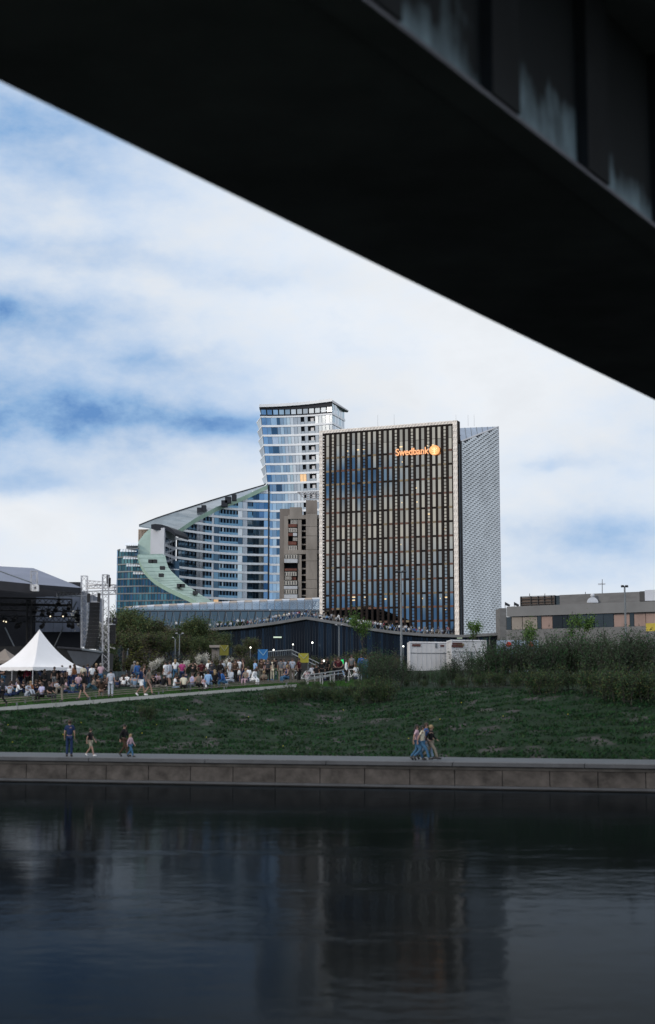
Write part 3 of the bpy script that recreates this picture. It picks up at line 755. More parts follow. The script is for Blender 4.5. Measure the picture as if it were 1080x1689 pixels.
# silver side: recedes from the right corner
bk = -en; SD = 40.0; S0 = OR + bk*.6 + ed*.35
def spp(u, o=0.0): q = S0 + bk*u + ed*(.25-o*-1); return Vector((q.x, q.y))
D1 = S0.y; zs0 = zof(729, S0.y); zs1 = zof(704.5, (S0+bk*SD).y)
# find how deep the side goes so that it ends at photograph column 822
for k in range(400):
    SD = 10+k*.1; q = S0 + bk*SD; pr = P(822, 870, q.y)
    if q.x >= pr.x: break
zs1 = zof(704.5, (S0+bk*SD).y)
m = MB(); zmx = lambda u: lerp(zs0, zs1, u/SD)
folded(m, lambda u, o: (S0+bk*u+ed*(.3+o)).to_tuple(), SD, ZBo, max(zs0, zs1), 3.0, .62, .50, mesh_m, zmx, True)
m.build('mesh_side', ob)
m = MB(); q0, q1 = S0, S0+bk*SD
m.prism([(q0.x,q0.y,ZBo),(q1.x,q1.y,ZBo),(q1.x,q1.y,zs1-.5),(q0.x,q0.y,zs0-.5)], (-ed.x*6, -ed.y*6, 0), steel); m.build('side_wall', ob)
m = MB(); e0, e1 = q0+ed*.3, q1+ed*.3
m.tube((e0.x,e0.y,zs0+.1),(e1.x,e1.y,zs1+.1), .22, .22, alu, 5); m.tube((e1.x,e1.y,ZBo),(e1.x,e1.y,zs1+.2), .25, .25, alu, 5); m.tube((e0.x,e0.y,ZBo),(e0.x,e0.y,zs0+.2), .28, .28, dark, 5)
m.build('edge_trim', ob)
m = MB(); cpt_ = OR + bk*7
blue_roof = mat('standing_seam_roof', (.30,.37,.48), .4, .6, var=.12, scale=.2)
A_ = Vector((e0.x,e0.y,zs0+.05)); B_ = Vector((e1.x,e1.y,zs1+.15)); C_ = P(757, 706, 392); D_ = B_ + Vector((-5, 2.2, 0))
m.prism([A_, B_, C_], (-.2,1.2,-.3), blue_roof)
for k in range(1, 7):
    a = C_.lerp(B_, k/7); b_ = A_.lerp(B_, k/7); m.tube(a+Vector((0,-.06,.02)), b_+Vector((0,-.06,.02)), .08, .08, steel, 4)
m.build('sloping_roof', ob)
m = MB(); m.hexa([op(.5,ZBo,-2.05),op(L-.4,ZBo,-2.05),op(L-6,ZBo,-SD+1),op(.5,ZBo,-SD+1),op(.5,ZT-3,-2.05),op(L-.4,ZT-3,-2.05),op(L-6,ZT-3,-SD+1),op(.5,ZT-3,-SD+1)], steel)
m.hexa([op(ug0,ZBo,-.32),op(ug1,ZBo,-.32),op(ug1,ZBo,-2),op(ug0,ZBo,-2),op(ug0,ZT-2,-.32),op(ug1,ZT-2,-.32),op(ug1,ZT-2,-2),op(ug0,ZT-2,-2)], fin_m)
m.build('core', ob)
m = MB()   # small warm ceiling lights seen in the rooms
for px_, py_, w_ in ((582,985,7),(582,990,6),(602,985,3),(635,988,3),(736,985,4),(733,1006,3),(733,985,2),(712,987,1.5),(664,762,1.5),(687,805,2),(688,828,2),(663,829,1.2),(685,851,1.2),(708,848,4),(733,872,2),(573,744,3),(590,742,5),(600,741,3),(662,737,6),(715,734,3),(705,735,3),(578,901,1),(605,900,1),(661,898,1),(709,942,2),(696,987,1),(725,987,1)):
    u_ = opx(px_); q = OL+ed*u_; z_ = zof(py_, q.y); m = MB()
    m.face([op(u_-w_*.09, z_-.16, .02), op(u_+w_*.09, z_-.16, .02), op(u_+w_*.09, z_+.16, .02), op(u_-w_*.09, z_+.16, .02)], mat('room_light', (.6,.5,.3), .6, var=0, emit=(1,.72,.38), es=.75))
    m.build('room_light', ob)
# sign
sgm = mat('sign_letters', (.7,.3,.1), .5, var=0, emit=(1,.46,.23), es=.72)
tx = bpy.data.curves.new('sign_text', 'FONT'); tx.body = 'Swedbank'; tx.extrude = .06; tx.offset = .008; tx.size = 1
to = bpy.data.objects.new('tmp', tx); C.objects.link(to); bpy.context.view_layer.update()
me = bpy.data.meshes.new_from_object(to.evaluated_get(bpy.context.evaluated_depsgraph_get())); bpy.data.objects.remove(to)
mnx = min(v.co.x for v in me.vertices); mxx = max(v.co.x for v in me.vertices)
ua, ub = opx(655), opx(709.5); s_ = (ub-ua)/(mxx-mnx)
zbse = zof(752.5, (OL+ed*ua).y)
for v in me.vertices:
    x, y, z = v.co; p = op(ua+(x-mnx)*s_, zbse+y*s_*1.15+ (x-mnx)*s_*0, .75+z*s_); v.co = p
me.materials.clear(); me.materials.append(sgm)
o = bpy.data.objects.new('sign_lettering', me); C.objects.link(o); o.parent = ob
uc = opx(719.2); zc_ = zof(743.2, (OL+ed*uc).y); rr = 8.4*381/2400
dsm = mat('sign_disc', (.8,.35,.1), .5, var=.25, scale=.9, emit=(1,.42,.16), es=.62); dsl = mat('sign_emblem', (.9,.6,.3), .5, var=0, emit=(1,.66,.40), es=.95)
m = MB()
m.prism([op(uc+rr*1.08*math.cos(w), zc_+rr*math.sin(w), .95) for w in [2*math.pi*i/40 for i in range(40)]], tuple(op(0,0,-.5)-op(0,0,0)), dsm)
o = m.build('sign_disc', ob)
m = MB()
def em(a, b_, w_):
    p, q = Vector(a), Vector(b_); n_ = Vector((-(q-p).y, (q-p).x)).normalized()*w_
    m.prism([op(uc+s2.x*rr, zc_+s2.y*rr, .98) for s2 in (p-n_, q-n_*.5, q+n_*.5, p+n_)], tuple(op(0,0,.04)-op(0,0,0)), dsl)
em((0,-.75),(0,.1),.09)
for s2 in (-1, 1):
    em((0,-.1),(.55*s2,.25),.06); em((0,-.35),(.6*s2,-.15),.05); em((0,.05),(.3*s2,.65),.06); em((.3*s2,.1),(.6*s2,.55),.04)
em((-.35,-.72),(.35,-.72),.05); em((0,.05),(0,.7),.05)
m.build('sign_emblem', ob)
m = MB()
for px_ in (623, 650, 752, 772, 782):
    m = MB(); q = P(px_, 703, 388); m.tube(q, q+Vector((0,0,3.2)), .03, .02, steel, 4)
    m.build('antenna', ob)

# ---- podium with terrace roof
pd = thing('terrace_pavilion', 'long dark glass pavilion with thin folded concrete terrace roof in front of the towers', 'pavilion')
edge_px = [(150,1033),(240,1036),(330,1037),(400,1032),(450,1026),(505,1017),(560,1026),(600,1034),(650,1041),(700,1045),(760,1047),(835,1043),(905,1043)]
def DE(px): return 338-.01*(px-500)
def TE(px): py = interp(px, [a for a, _ in edge_px], [b for _, b in edge_px]); return P(px, py, DE(px))
slab_m = mat('terrace_concrete', (.16,.165,.175), .85, var=.2, scale=.3)
m = MB()
for i in range(60):
    x0, x1 = lerp(150, 838, i/60), lerp(150, 838, (i+1)/60); a, b_ = TE(x0), TE(x1)
    a2, b2 = a+Vector((0,30,0)), b_+Vector((0,30,0)); dn = Vector((0,0,-.62))
    m.hexa([a+dn, b_+dn, b2+dn, a2+dn, a, b_, b2, a2], slab_m)
m.build('terrace_roof', pd)
pg = [glass('pavilion_glass_a', (.005,.010,.016), .15, .7), glass('pavilion_glass_b', (.003,.005,.009), .15, .7), glass('pavilion_glass_c', (.05,.085,.12), .1, .8)]
pgw = pg[:2]+[glass('pavilion_glass_d', (.010,.020,.032), .12, .75)]
n = 0; x = 160.0
while x < 835:
    x1 = min(835, x+27); m = MB(); k = 6
    for j in range(k):
        u0, u1 = lerp(x, x1, j/k), lerp(x, x1, (j+1)/k); a, b_ = TE(u0), TE(u1); z0 = 8.5
        za = a.z-.63; zc = b_.z-.63
        off = 4 + 1.5*math.sin(u0*.02)
        m.face([(a.x,a.y+off,z0),(b_.x,b_.y+off,z0),(b_.x,b_.y+off,zc),(a.x,a.y+off,za)], rnd.choice(pgw))
        m.box(a.x-.05, a.x+.05, a.y+off-.10, a.y+off+.02, z0, za, dark)
    m.build('glass_wall', pd); x = x1
# upper glazed strip
m = MB(); m2 = MB(); n = 26
sky_gl = glass('skylight_glass', (.11,.24,.40), .22, .75, var=.08, sc_=.08)
for i in range(n):
    x0, x1 = lerp(205, 527, i/n), lerp(205, 527, (i+1)/n)
    def ty(x): return interp(x, [205,251,400,527], [1003,1000,993,988])
    a, b_ = P(x0, 1005.5, 361), P(x1, 1005.5, 361); a2, b2 = P(x0, ty(x0), 376), P(x1, ty(x1), 376)
    m.face([a, b_, b2, a2], sky_gl); m.tube(a+Vector((0,-.05,.05)), a2+Vector((0,-.05,.05)), .09, .09, fr_m, 4)
    m.hexa([a2, b2, b2+Vector((0,1,0)), a2+Vector((0,1,0)), a2+Vector((0,0,.4)), b2+Vector((0,0,.4)), b2+Vector((0,1,.4)), a2+Vector((0,1,.4))], white if i % 2 else beige)
    c_, d2 = P(x0, 1040, 358), P(x1, 1040, 358)
    a3, b3 = a+Vector((0,-.2,-.3)), b_+Vector((0,-.2,-.3))
    mid = a3.lerp(b3, .5); 
    m2.face([c_, d2, b3, a3], pg[2]); 
    m2.tube(c_+Vector((0,-.1,0)), mid+Vector((0,-.1,0)), .14 if i % 2 else .07, .14 if i % 2 else .07, dark, 4); m2.tube(mid+Vector((0,-.1,0)), d2+Vector((0,-.1,0)), .06, .06, fr_m, 4)
    m2.tube(a3+Vector((0,-.1,0)), b3+Vector((0,-.1,0)), .15, .15, fr_m, 4)
m.build('skylight', pd); m2.build('triangle_glazing', pd)
steel_l = mat('railing_steel', (.30,.32,.34), .5, .3, var=.1)
# railing with leaning struts
m = MB(); x = 238.0
while x < 742:
    a = TE(x)+Vector((0,.5,0)); b_ = TE(x+7)+Vector((0,.5,0))
    h1 = Vector((0,0,1.25)); 
    m.tube(a, b_+h1 if int(x) % 2 else a+Vector((.9,0,1.5)), .05, .035, steel_l, 4)
    m.tube(b_, a.lerp(b_, .45)+Vector((0,0,1.5)), .045, .035, steel_l, 4)
    m.tube(a+Vector((0,0,.95)), TE(x+12)+Vector((0,.5,.95)), .03, .03, steel, 4)
    x += 12 if x > 330 else 20
m.build('railing', pd)
m = MB()
for (x, y) in ((703,1046),(715,1047),(727,1047),(758,1050),(455,1049),(460,1049)):
    m = MB(); q = P(x, y+2, DE(x)+2); m.box(q.x-.6, q.x+.6, q.y, q.y+.3, q.z-.15, q.z+.15, mat('downlight', (.5,.6,.5), .5, var=0, emit=(.75,.9,.7), es=.5))
    m.build('downlight', pd)
m = MB()
for x in (772, 790, 808, 826): q = TE(x); m.tube((q.x,q.y+1,9),(q.x,q.y+1,q.z-.6), .16, .16, slab_m, 6)
m.build('column', pd)
leaf_h = mat('terrace_hedge_leaf', (.035,.07,.025), .8, var=.4, scale=1.5)

# ---- low building on the right
lowg = [glass('low_glass_a', (.035,.048,.058), .15, .7), glass('low_glass_b', (.016,.022,.028), .15, .7)]
lb = thing('low_office_block', 'low concrete office block with pink and dark window strip at right edge', 'office building')
def lp(x, y): px = 800+x/3.857; return px, 940+y/3.857
def DL(px): return 300-19*(px-835)/245.0
def lquad(mb, x0, x1, y0, y1, mt, off=0.0, th=.4, horiz=True):
    """x in crop units; y0/y1 heights given at crop x=135, following the building's level lines"""
    pa, pb = lp(x0, 0)[0], lp(x1, 0)[0]; zt = zof(940+y0/3.857, 300); zb_ = zof(940+y1/3.857, 300)
    a, b_ = XY(pa, DL(pa), 1000), XY(pb, DL(pb), 1000)
    mb.slab(a+Vector((0,-off)), b_+Vector((0,-off)), th, zb_, zt, mt)
lc = mat('office_concrete', (.175,.178,.185), .9, var=.14, scale=.2)
lc2 = mat('office_concrete_joint', (.145,.146,.150), .9, var=.2, scale=.3, stretch=(1,1,4))
pink = mat('pink_pane', (.22,.155,.14), .35, .3, var=.18, scale=.3); beigep = mat('beige_pane', (.20,.18,.165), .5, .2, var=.1)
m = MB(); lquad(m, 135, 1500, 235, 298, lc, .5, 14); m.build('parapet', lb)
m = MB(); lquad(m, 135, 1500, 382, 640, lc2, .3, 14); m.build('wall', lb)
for (x0,x1,mt) in ((135,165,lowg[0]),(168,233,beigep),(237,329,beigep),(331,355,lowg[0]),(358,426,pink),(428,490,lowg[1]),(492,522,lowg[1]),(524,585,lowg[1]),(590,690,lowg[0]),(695,750,lowg[0]),(752,815,lowg[0]),(818,917,pink),(919,944,lowg[0]),(947,1018,pink),(1021,1100,pink),(1102,1200,lowg[0]),(1205,1300,pink),(1305,1500,lowg[0])):
    m = MB(); lquad(m, x0, x1, 300, 380, mt, 0, 1); m.build('window', lb)
m = MB(); lquad(m, 135, 1500, 299, 381, dark, -1.1, 12); m.build('core', lb)
m = MB(); lquad(m, 490, 1005, 168, 234, lc2, -3, 9); m.build('upper_storey', lb)
m = MB(); lquad(m, 235, 455, 172, 234, mat('brown_screen', (.13,.10,.085), .8, var=.2), -3, 8)
for x in (235,298,345,385,430,452): lquad(m, x, x+4, 168, 234, dark, -2.6, .4)
for y in (168,185,205,220): lquad(m, 235, 456, y, y+3, dark, -2.5, .3)
lquad(m, 457, 489, 170, 234, lowg[0], -3, 8); m.build('plant_screen', lb)
m = MB(); lquad(m, 1006, 1038, 166, 225, dark, -3, 8); lquad(m, 1039, 1500, 160, 225, lilac, -3, 8); m.build('plant_room', lb)
m = MB()
for (x, y0, y1) in ((283,150,170),(380,150,170),(638,140,190),(745,60,200)):
    px_, p0 = lp(x, y0); a = P(px_, p0, 296); b_ = P(px_, 940+y1/3.857, 296); m.tube(b_, a, .08, .06, dark, 4)
for y in (88, 94):
    a = P(800+718/3.857, 940+y/3.857, 296); b_ = P(800+765/3.857, 940+(y-2)/3.857, 296); m.tube(a, b_, .05, .05, alu, 4)
m.build('antenna', lb)
m = MB(); q = P(800+685/3.857, 940+208/3.857, 290); m.prism([(q.x+1.1*math.cos(w)*1.0, q.y, q.z+max(0,math.sin(w))*1.1) for w in [math.pi*i/10 for i in range(11)]], (0,.5,0), gal); m.ball(q+Vector((0,.2,1.45)), .42, gal); m.build('vent_dome', lb)
fl = thing('rooftop_shed', 'small grey rooftop block left of the low office block', 'building')
m = MB(); a, b_ = P(824, 1003, 330), P(836, 1055, 330); m.box(a.x, b_.x, a.y, a.y+8, b_.z-3, a.z, lc2); m.build('wall', fl)
m = MB()
for x in (833, 848):
    p = P(x, 1003, 308); m.tube(p, p+Vector((0,0,1.3)), .07, .05, dark, 4); m.face([p+Vector((0,0,1.3)), p+Vector((1.1,0,.7)), p+Vector((.9,0,.3)), p+Vector((0,0,.6))], dark)
m.build('flag', fl)
# ---------------------------------------------------------------- vegetation
def leafmat(name, c, v=.45): 
    m = mat(name, c, .8, var=v, scale=1.1, spec=.15); return m
bark = mat('bark', (.05,.04,.035), .9, var=.3, scale=3)
twig_m = mat('twig_bark', (.030,.029,.025), .9, var=.3, scale=3)
def branches(mb, rng, p, d, ln, r, depth, tips, mt, spread=.6, up=.15, kids=(2, 4)):
    q = p + d*ln; mb.tube(p, q, r, r*.6, mt, 5 if depth > 1 else 3, cap=False)
    if depth <= 1: tips.append(q); tips.append(p.lerp(q, .5))
    if depth == 0: return
    for _ in range(rng.randint(*kids)):
        t_ = rng.uniform(.45, 1); nd = (d + Vector((rng.uniform(-1,1), rng.uniform(-1,1), rng.uniform(-.3,.8)))*spread + Vector((0,0,up))).normalized()
        branches(mb, rng, p.lerp(q, t_), nd, ln*rng.uniform(.55,.8), r*.55, depth-1, tips, mt, spread, up, kids)
def leaves(mb, rng, c, n, rad, size, mts):
    mt = rng.choice(mts)
    for _ in range(n):
        p = c + Vector((rng.gauss(0,1), rng.gauss(0,1), rng.gauss(0,1)))*rad*.5
        a = Vector((rng.uniform(-1,1), rng.uniform(-1,1), rng.uniform(-1,1))).normalized(); b = a.orthogonal().normalized()
        b = Matrix.Rotation(rng.uniform(0, 6.28), 3, a) @ b; s_ = size*rng.uniform(.6,1.3)
        mb.face([p-a*s_, p-b*s_*.5, p+a*s_, p+b*s_*.5], mt)
def make_tree(seed, H, W, nleaf, lsize, mts, trunk_h=.35, depth=4, crad=.7, spread=.6, r=None, bmt=None, kids=(2, 4)):
    rng = random.Random(seed); mb = MB(); tips = []
    branches(mb, rng, Vector((0,0,-.4)), Vector((rng.uniform(-.05,.05),0,1)).normalized(), H*trunk_h+.4, r or H*.018, depth, tips, bmt or bark, spread, .2, kids)
    mz = max(t.z for t in tips); mxy = max(max(abs(t.x), abs(t.y)) for t in tips)
    sx_, sz_ = (W/2)/max(mxy, .01), (H*.93)/mz
    mb.v = [(x*sx_ if z > 0 else x, y*sx_ if z > 0 else y, z*sz_) for x, y, z in mb.v]
    tips = [Vector((t.x*sx_, t.y*sx_, t.z*sz_)) for t in tips]
    lb_ = MB(); per = max(1, nleaf//max(1, len(tips)))
    for t_ in tips: leaves(lb_, rng, t_, per, crad*rng.uniform(.6,1.3), lsize, mts)
    return mb.mesh('trunk'), lb_.mesh('crown')
def make_shrub(seed, H, W, nst, nleaf, lsize, mts, crad=.35):
    rng = random.Random(seed); mb = MB(); tips = []
    for _ in range(nst):
        a = rng.uniform(0, 6.28); rr = rng.uniform(0, .3)*W; p = Vector((rr*math.cos(a), rr*math.sin(a), -.3))
        d_ = Vector((math.cos(a)*rng.uniform(0,.45), math.sin(a)*rng.uniform(0,.45), 1)).normalized()
        branches(mb, rng, p, d_, H*rng.uniform(.35,.6), .03, 2, tips, twig_m, .55, .35, (3, 5))
    mz = sorted(t.z for t in tips)[int(len(tips)*.97)]; k = H*.9/mz
    mb.v = [(x, y, z*k) for x, y, z in mb.v]; tips = [Vector((t.x, t.y, t.z*k)) for t in tips]
    lb_ = MB(); per = max(1, nleaf//len(tips))
    for t_ in tips:
        leaves(lb_, rng, t_, per, crad, lsize, mts)
        if t_.z > H*.3 and rng.random() < .5: leaves(lb_, rng, t_*.6, per, crad*1.5, lsize, mts)
    return mb.mesh('stems'), lb_.mesh('foliage')
def plant(name, meshes, x, y, s, rz, label, cat, group=None, z=None, parts=('trunk', 'crown')):
    o = thing(name, label, cat, group, (x, y, terrain(x, y) if z is None else z)); o.scale = (s, s, s); o.rotation_euler = (0, 0, rz)
    for me, pn in zip(meshes, parts): place(me, pn, o)
    return o
L_dark = [leafmat('leaf_dark', (.038,.062,.032)), leafmat('leaf_mid', (.062,.100,.040)), leafmat('leaf_olive', (.090,.100,.038))]
L_brown = [leafmat('leaf_brown', (.075,.058,.044)), leafmat('leaf_olive', (.090,.100,.038)), leafmat('leaf_greybrown', (.070,.064,.056))]
L_spring = [leafmat('leaf_spring', (.085,.155,.035)), leafmat('leaf_spring_dark', (.05,.10,.03))]
L_scrub = [leafmat('leaf_scrub', (.030,.062,.030)), leafmat('leaf_scrub_brown', (.036,.048,.030)), leafmat('leaf_scrub_green', (.030,.090,.032))]
L_yel = [leafmat('leaf_yellow_green', (.11,.12,.025)), leafmat('leaf_olive', (.090,.100,.038))]
L_white = [leafmat('blossom_white', (.55,.53,.50), .2), leafmat('blossom_cream', (.40,.40,.34), .2)]
# big trees left of the pavilion (spring trees, D 150-190)
big = [make_tree(11, 9.5, 7.5, 9000, .13, L_dark, .3, 5, 1.0), make_tree(12, 8.5, 7, 8500, .13, L_dark+L_brown[:1], .3, 5, 1.0), make_tree(13, 8, 7, 8000, .13, L_brown+L_dark[1:2], .3, 5, .9)]
spots = [(205,1000,168,0,'dark green tree right behind the speaker stack'),(228,996,172,0,'tallest dark tree in front of the glass block'),(255,1018,176,2,'brown green tree at the left end of the pavilion roof'),
         (283,1030,165,1,'rounded dark tree under the pavilion roof edge'),(322,1012,172,0,'dark tree crossing the pavilion terrace with leafy crown'),(345,1030,176,1,'dark tree right of the twin street lamps'),
         (375,1040,180,0,'dark low tree above the yellow banner'),(180,1040,160,2,'brown tree behind the black fence panel'),(305,1040,158,1,'bushy dark tree behind the twin street lamps'),
         (410,1050,186,2,'brown small tree in the shade under the pavilion roof'),
         (216,1030,158,1,'broad green tree behind the speaker rig'),(240,1040,152,2,'brown tree left of the thin lamp post'),(268,1042,156,0,'green tree between the speaker rig and the twin street lamps'),
         (335,1046,154,0,'low green tree right of the twin street lamps'),(358,1052,160,2,'brown tree left of the dull yellow banner'),(190,1062,146,0,'low dark green tree beside the truss tower'),(392,1062,172,2,'low brown tree right of the dull yellow banner')]
for px_, pt, D, k, lab in spots:
    q = P(px_, pt, D); z0 = terrain(q.x, D); Hh = (9.5, 8.5, 8)[k]
    plant('broadleaf_tree', big[k], q.x, D, (q.z-z0)/Hh, random.uniform(0, 6), lab, 'tree', 'trees left of the pavilion')
# slope bushes in the middle distance
mid = [make_shrub(21, 3, 3.4, 8, 1500, .11, L_brown), make_shrub(22, 2.6, 3.6, 8, 1500, .11, L_yel+L_brown[:1]), make_shrub(23, 2.8, 3.4, 8, 1500, .11, L_dark+L_brown[:1])]
ml = ['brown bush', 'yellow green bush', 'dark green bush']
MS = [(196,1078,142,2),(214,1082,138,1),(232,1070,140,1),(262,1074,150,0),(278,1082,136,0),(300,1078,142,2),(318,1072,150,0),(334,1080,140,0),(352,1078,146,0),(372,1084,138,1),(388,1074,156,0),(404,1080,145,0),
      (422,1084,140,2),(440,1086,138,0),(458,1082,150,2),(474,1084,146,1),(488,1086,140,0),(524,1082,150,2),(540,1088,140,2),(556,1080,160,2),(575,1078,150,2),(590,1070,146,2),(612,1074,142,0),(628,1080,140,2),(646,1078,138,0),(664,1086,136,2)]
nearm = ['behind the black fence','behind the seated crowd','below the pavilion glass','near the blue banner','behind the wooden rails','left of the white containers']
for i, (px_, pt, D, k) in enumerate(MS):
    q = P(px_, pt, D); z0 = terrain(q.x, D)
    plant('bush', mid[k], q.x, D, max(.5, (q.z-z0)/(3, 2.6, 2.8)[k]), random.uniform(0, 6), ml[k]+' '+nearm[min(5, int((px_-180)/85))], 'bush', 'bushes on the bank in front of the pavilion', parts=('stems', 'foliage'))
# blossoming small trees behind the crowd
blos = make_tree(31, 2.4, 1.8, 2200, .06, L_white, .3, 4, .22, bmt=twig_m, r=.03)
for px_, pt, D, lab in ((252,1082,118,'white blossom tree left of the couple in white'),(300,1086,118,'white blossom tree below the twin street lamps'),(332,1074,116,'tallest pointed white blossom tree behind the crowd'),
                        (349,1086,122,'thin white blossom tree right of the pointed one'),(368,1082,118,'pale blossom tree below the yellow banner'),(170,1000,131,'bare white blossom tree behind the speaker stack')):
    q = P(px_, pt, D); z0 = terrain(q.x, D)
    plant('blossom_tree', blos, q.x, D, (q.z-z0)/2.4, random.uniform(0,6), lab, 'tree', 'small blossom trees')
# bright young trees
yt = [make_tree(41, 6.5, 3.0, 1500, .10, L_spring, .35, 4, .45, .5, r=.06), make_tree(42, 6.2, 3.4, 1400, .10, L_spring, .3, 4, .45, .5, r=.06)]
for px_, pt, D, k, lab in ((598,1000,150,0,'young bright green tree in front of the pavilion terrace'),(783,1019,146,1,'young bright green tree rising behind the white containers'),
                           (880,1016,112,0,'narrow bright tree sticking out of the scrub at right'),(950,1008,112,1,'thin bright sapling in front of the low office block')):
    q = P(px_, pt, D); z0 = terrain(q.x, D); plant('young_tree', yt[k], q.x, D, (q.z-z0)/(6.5, 6.2)[k]*(1), random.uniform(0,6), lab, 'tree', 'young green trees')
# scrub on the crest at the right: every shrub its own
scr = [make_shrub(51, 3.6, 3.2, 14, 2600, .065, L_scrub, .38), make_shrub(52, 3.2, 3.4, 14, 2300, .065, L_scrub[:2], .38), make_shrub(53, 3.8, 2.8, 13, 2500, .065, L_scrub[::2]+L_dark[:1], .36),
       make_shrub(54, 2.6, 3.4, 13, 2200, .065, L_scrub+L_dark, .36)]
SC = []
for px_, pt in ((604,1078),(622,1062),(640,1070),(660,1084),(682,1096),(704,1100),(722,1092),(742,1084),(764,1070),(786,1058),(806,1046),(826,1052),(846,1048),(866,1040),(884,1036),(904,1040),(924,1034),(944,1036),(964,1038),(984,1030),(1004,1036),(1024,1040),(1044,1034),(1064,1038),(1084,1036),(1110,1036)):
    SC.append((px_, pt+(5 if px_ > 720 else 4), random.uniform(90, 98), random.choice((0, 1, 2))))
for px_, pt in ((500,1130),(520,1128),(548,1132),(590,1120),(610,1114),(640,1108),(670,1116),(700,1120),(730,1114),(760,1108),(790,1102),(820,1098),(850,1098),(880,1094),(910,1094),(940,1096),(970,1092),(1000,1094),(1030,1090),(1060,1094),(1090,1090)):
    q = P(px_, pt, 90); SC.append((px_, pt+4, YW(q.x)+random.uniform(-.8, 1.2) if px_ > 560 else YW(q.x)+random.uniform(-1.5, -.5), 3))
for px_, pt in ((448,1136),(466,1131),(484,1127),(502,1126),(520,1128),(538,1130),(556,1132),(574,1128),(592,1122),(612,1118),(634,1116),(470,1142),(510,1140),(550,1142),(590,1138),(630,1134)):
    q = P(px_, pt, 90); SC.append((px_, pt, YW(q.x)-random.uniform(3.5, 6), 3))
for i, (px_, pt, D, k) in enumerate(SC):
    q = P(px_, pt, D); z0 = terrain(q.x, D); s_ = max(.22, (q.z-z0)/(3.6, 3.2, 3.8, 2.6)[k])
    kind = ['tall twiggy shrub', 'brown twiggy shrub', 'narrow green shrub', 'low dark shrub'][k]
    where = 'at the end of the concrete walkway' if px_ < 545 else 'left of the white containers' if px_ < 610 else 'below the tall street lamp' if px_ < 672 else 'in front of the white containers' if px_ < 800 else 'in front of the painted panel' if px_ < 900 else 'below the low office block' if px_ < 1020 else 'at the right edge of the bank'
    plant('shrub', scr[k], q.x, D, s_, random.uniform(0, 6), kind+' '+where+' on top of the grass slope', 'shrub', 'shrubs along the top of the grass slope', parts=('stems', 'foliage'))
q = P(245, 1160, 84.5); plant('shrub', scr[3], q.x, 84.5, .42, 1.2, 'small lone shrub on the slope beside the concrete walkway', 'shrub', parts=('stems', 'foliage'))
# grass tufts on the slope
def tufts():
    rng = random.Random(5); mts = [leafmat('blade_green', (.017,.060,.021)), leafmat('blade_dark', (.012,.036,.017)), leafmat('blade_olive', (.026,.052,.022))]
    mb = MB()
    bare = [(P(a, b, 80), w) for a, b, w in ((360,1165,1.3),(335,1195,1.0),(400,1178,.9),(425,1212,.9),(320,1210,1.1),(455,1190,.7),(500,1165,.8),(300,1180,.7),(840,1200,.6),(760,1190,.5),(900,1212,.5),(560,1185,.6),(640,1210,.5),(160,1200,.7),(90,1185,.6),(700,1228,.5),(880,1175,.6))]
    for _ in range(42000):
        x = rng.uniform(-24, 24); yb = bankY(x); y = rng.uniform(yb+PW-.05, YW(x)-.4); z = terrain(x, y)
        # rows of grass grids: keep tufts clustered, leaving bare lines
        s_ = y-yb; u_ = (x*.55+s_*.5)*(1 if x < 6 else .9); v_ = s_*.8+.08*math.sin(x*1.7)
        if (u_ % 1.0 < .14 and rng.random() < .6) or (v_ % 1.0 < .34 and rng.random() < .85): continue
        if any(abs(z-c.z) < .5 and ((x-c.x*y/80+ (z-c.z)*1.2)/w)**2+((z-c.z)/(w*.3))**2 < 1+.8*math.sin(x*9+z*21) for c, w in bare) and rng.random() < .82: continue
        h_ = rng.uniform(.05, .13); mt = rng.choice(mts)
        for _k in range(2):
            a = rng.uniform(0, 3.14); dx, dy = math.cos(a)*.07, math.sin(a)*.07; lx, ly = rng.uniform(-.06,.06), rng.uniform(-.06,.06)
            mb.face([(x-dx,y-dy,z-.02),(x+dx,y+dy,z-.02),(x+lx,y+ly,z+h_)], mt)
    lawn_m = leafmat('lawn_green', (.035,.095,.022))
    for _ in range(24000):
        x = rng.uniform(-34, 4); y = rng.uniform(YW(x)+1.9, YW(x)+12); z = terrain(x, y); h_ = rng.uniform(.05,.14); a = rng.uniform(0,3.14); dx, dy = math.cos(a)*.08, math.sin(a)*.08
        mb.face([(x-dx,y-dy,z-.02),(x+dx,y+dy,z-.02),(x,y,z+h_)], lawn_m)
    tag(mb.build('grass_tufts'), 'short green grass growing on the sloping river bank', 'grass', kind='stuff')
    mb = MB(); dm = mat('dandelion', (.45,.40,.03), .8, var=0)
    for _ in range(22):
        x = rng.uniform(-20, 20); y = rng.uniform(bankY(x)+PW+.3, YW(x)-.6); z = terrain(x, y)+.12; mb.ball((x,y,z), .03, dm, 5, 3)
    tag(mb.build('dandelions'), 'tiny yellow dandelions dotted over the green slope', 'flowers', kind='stuff')
tufts()

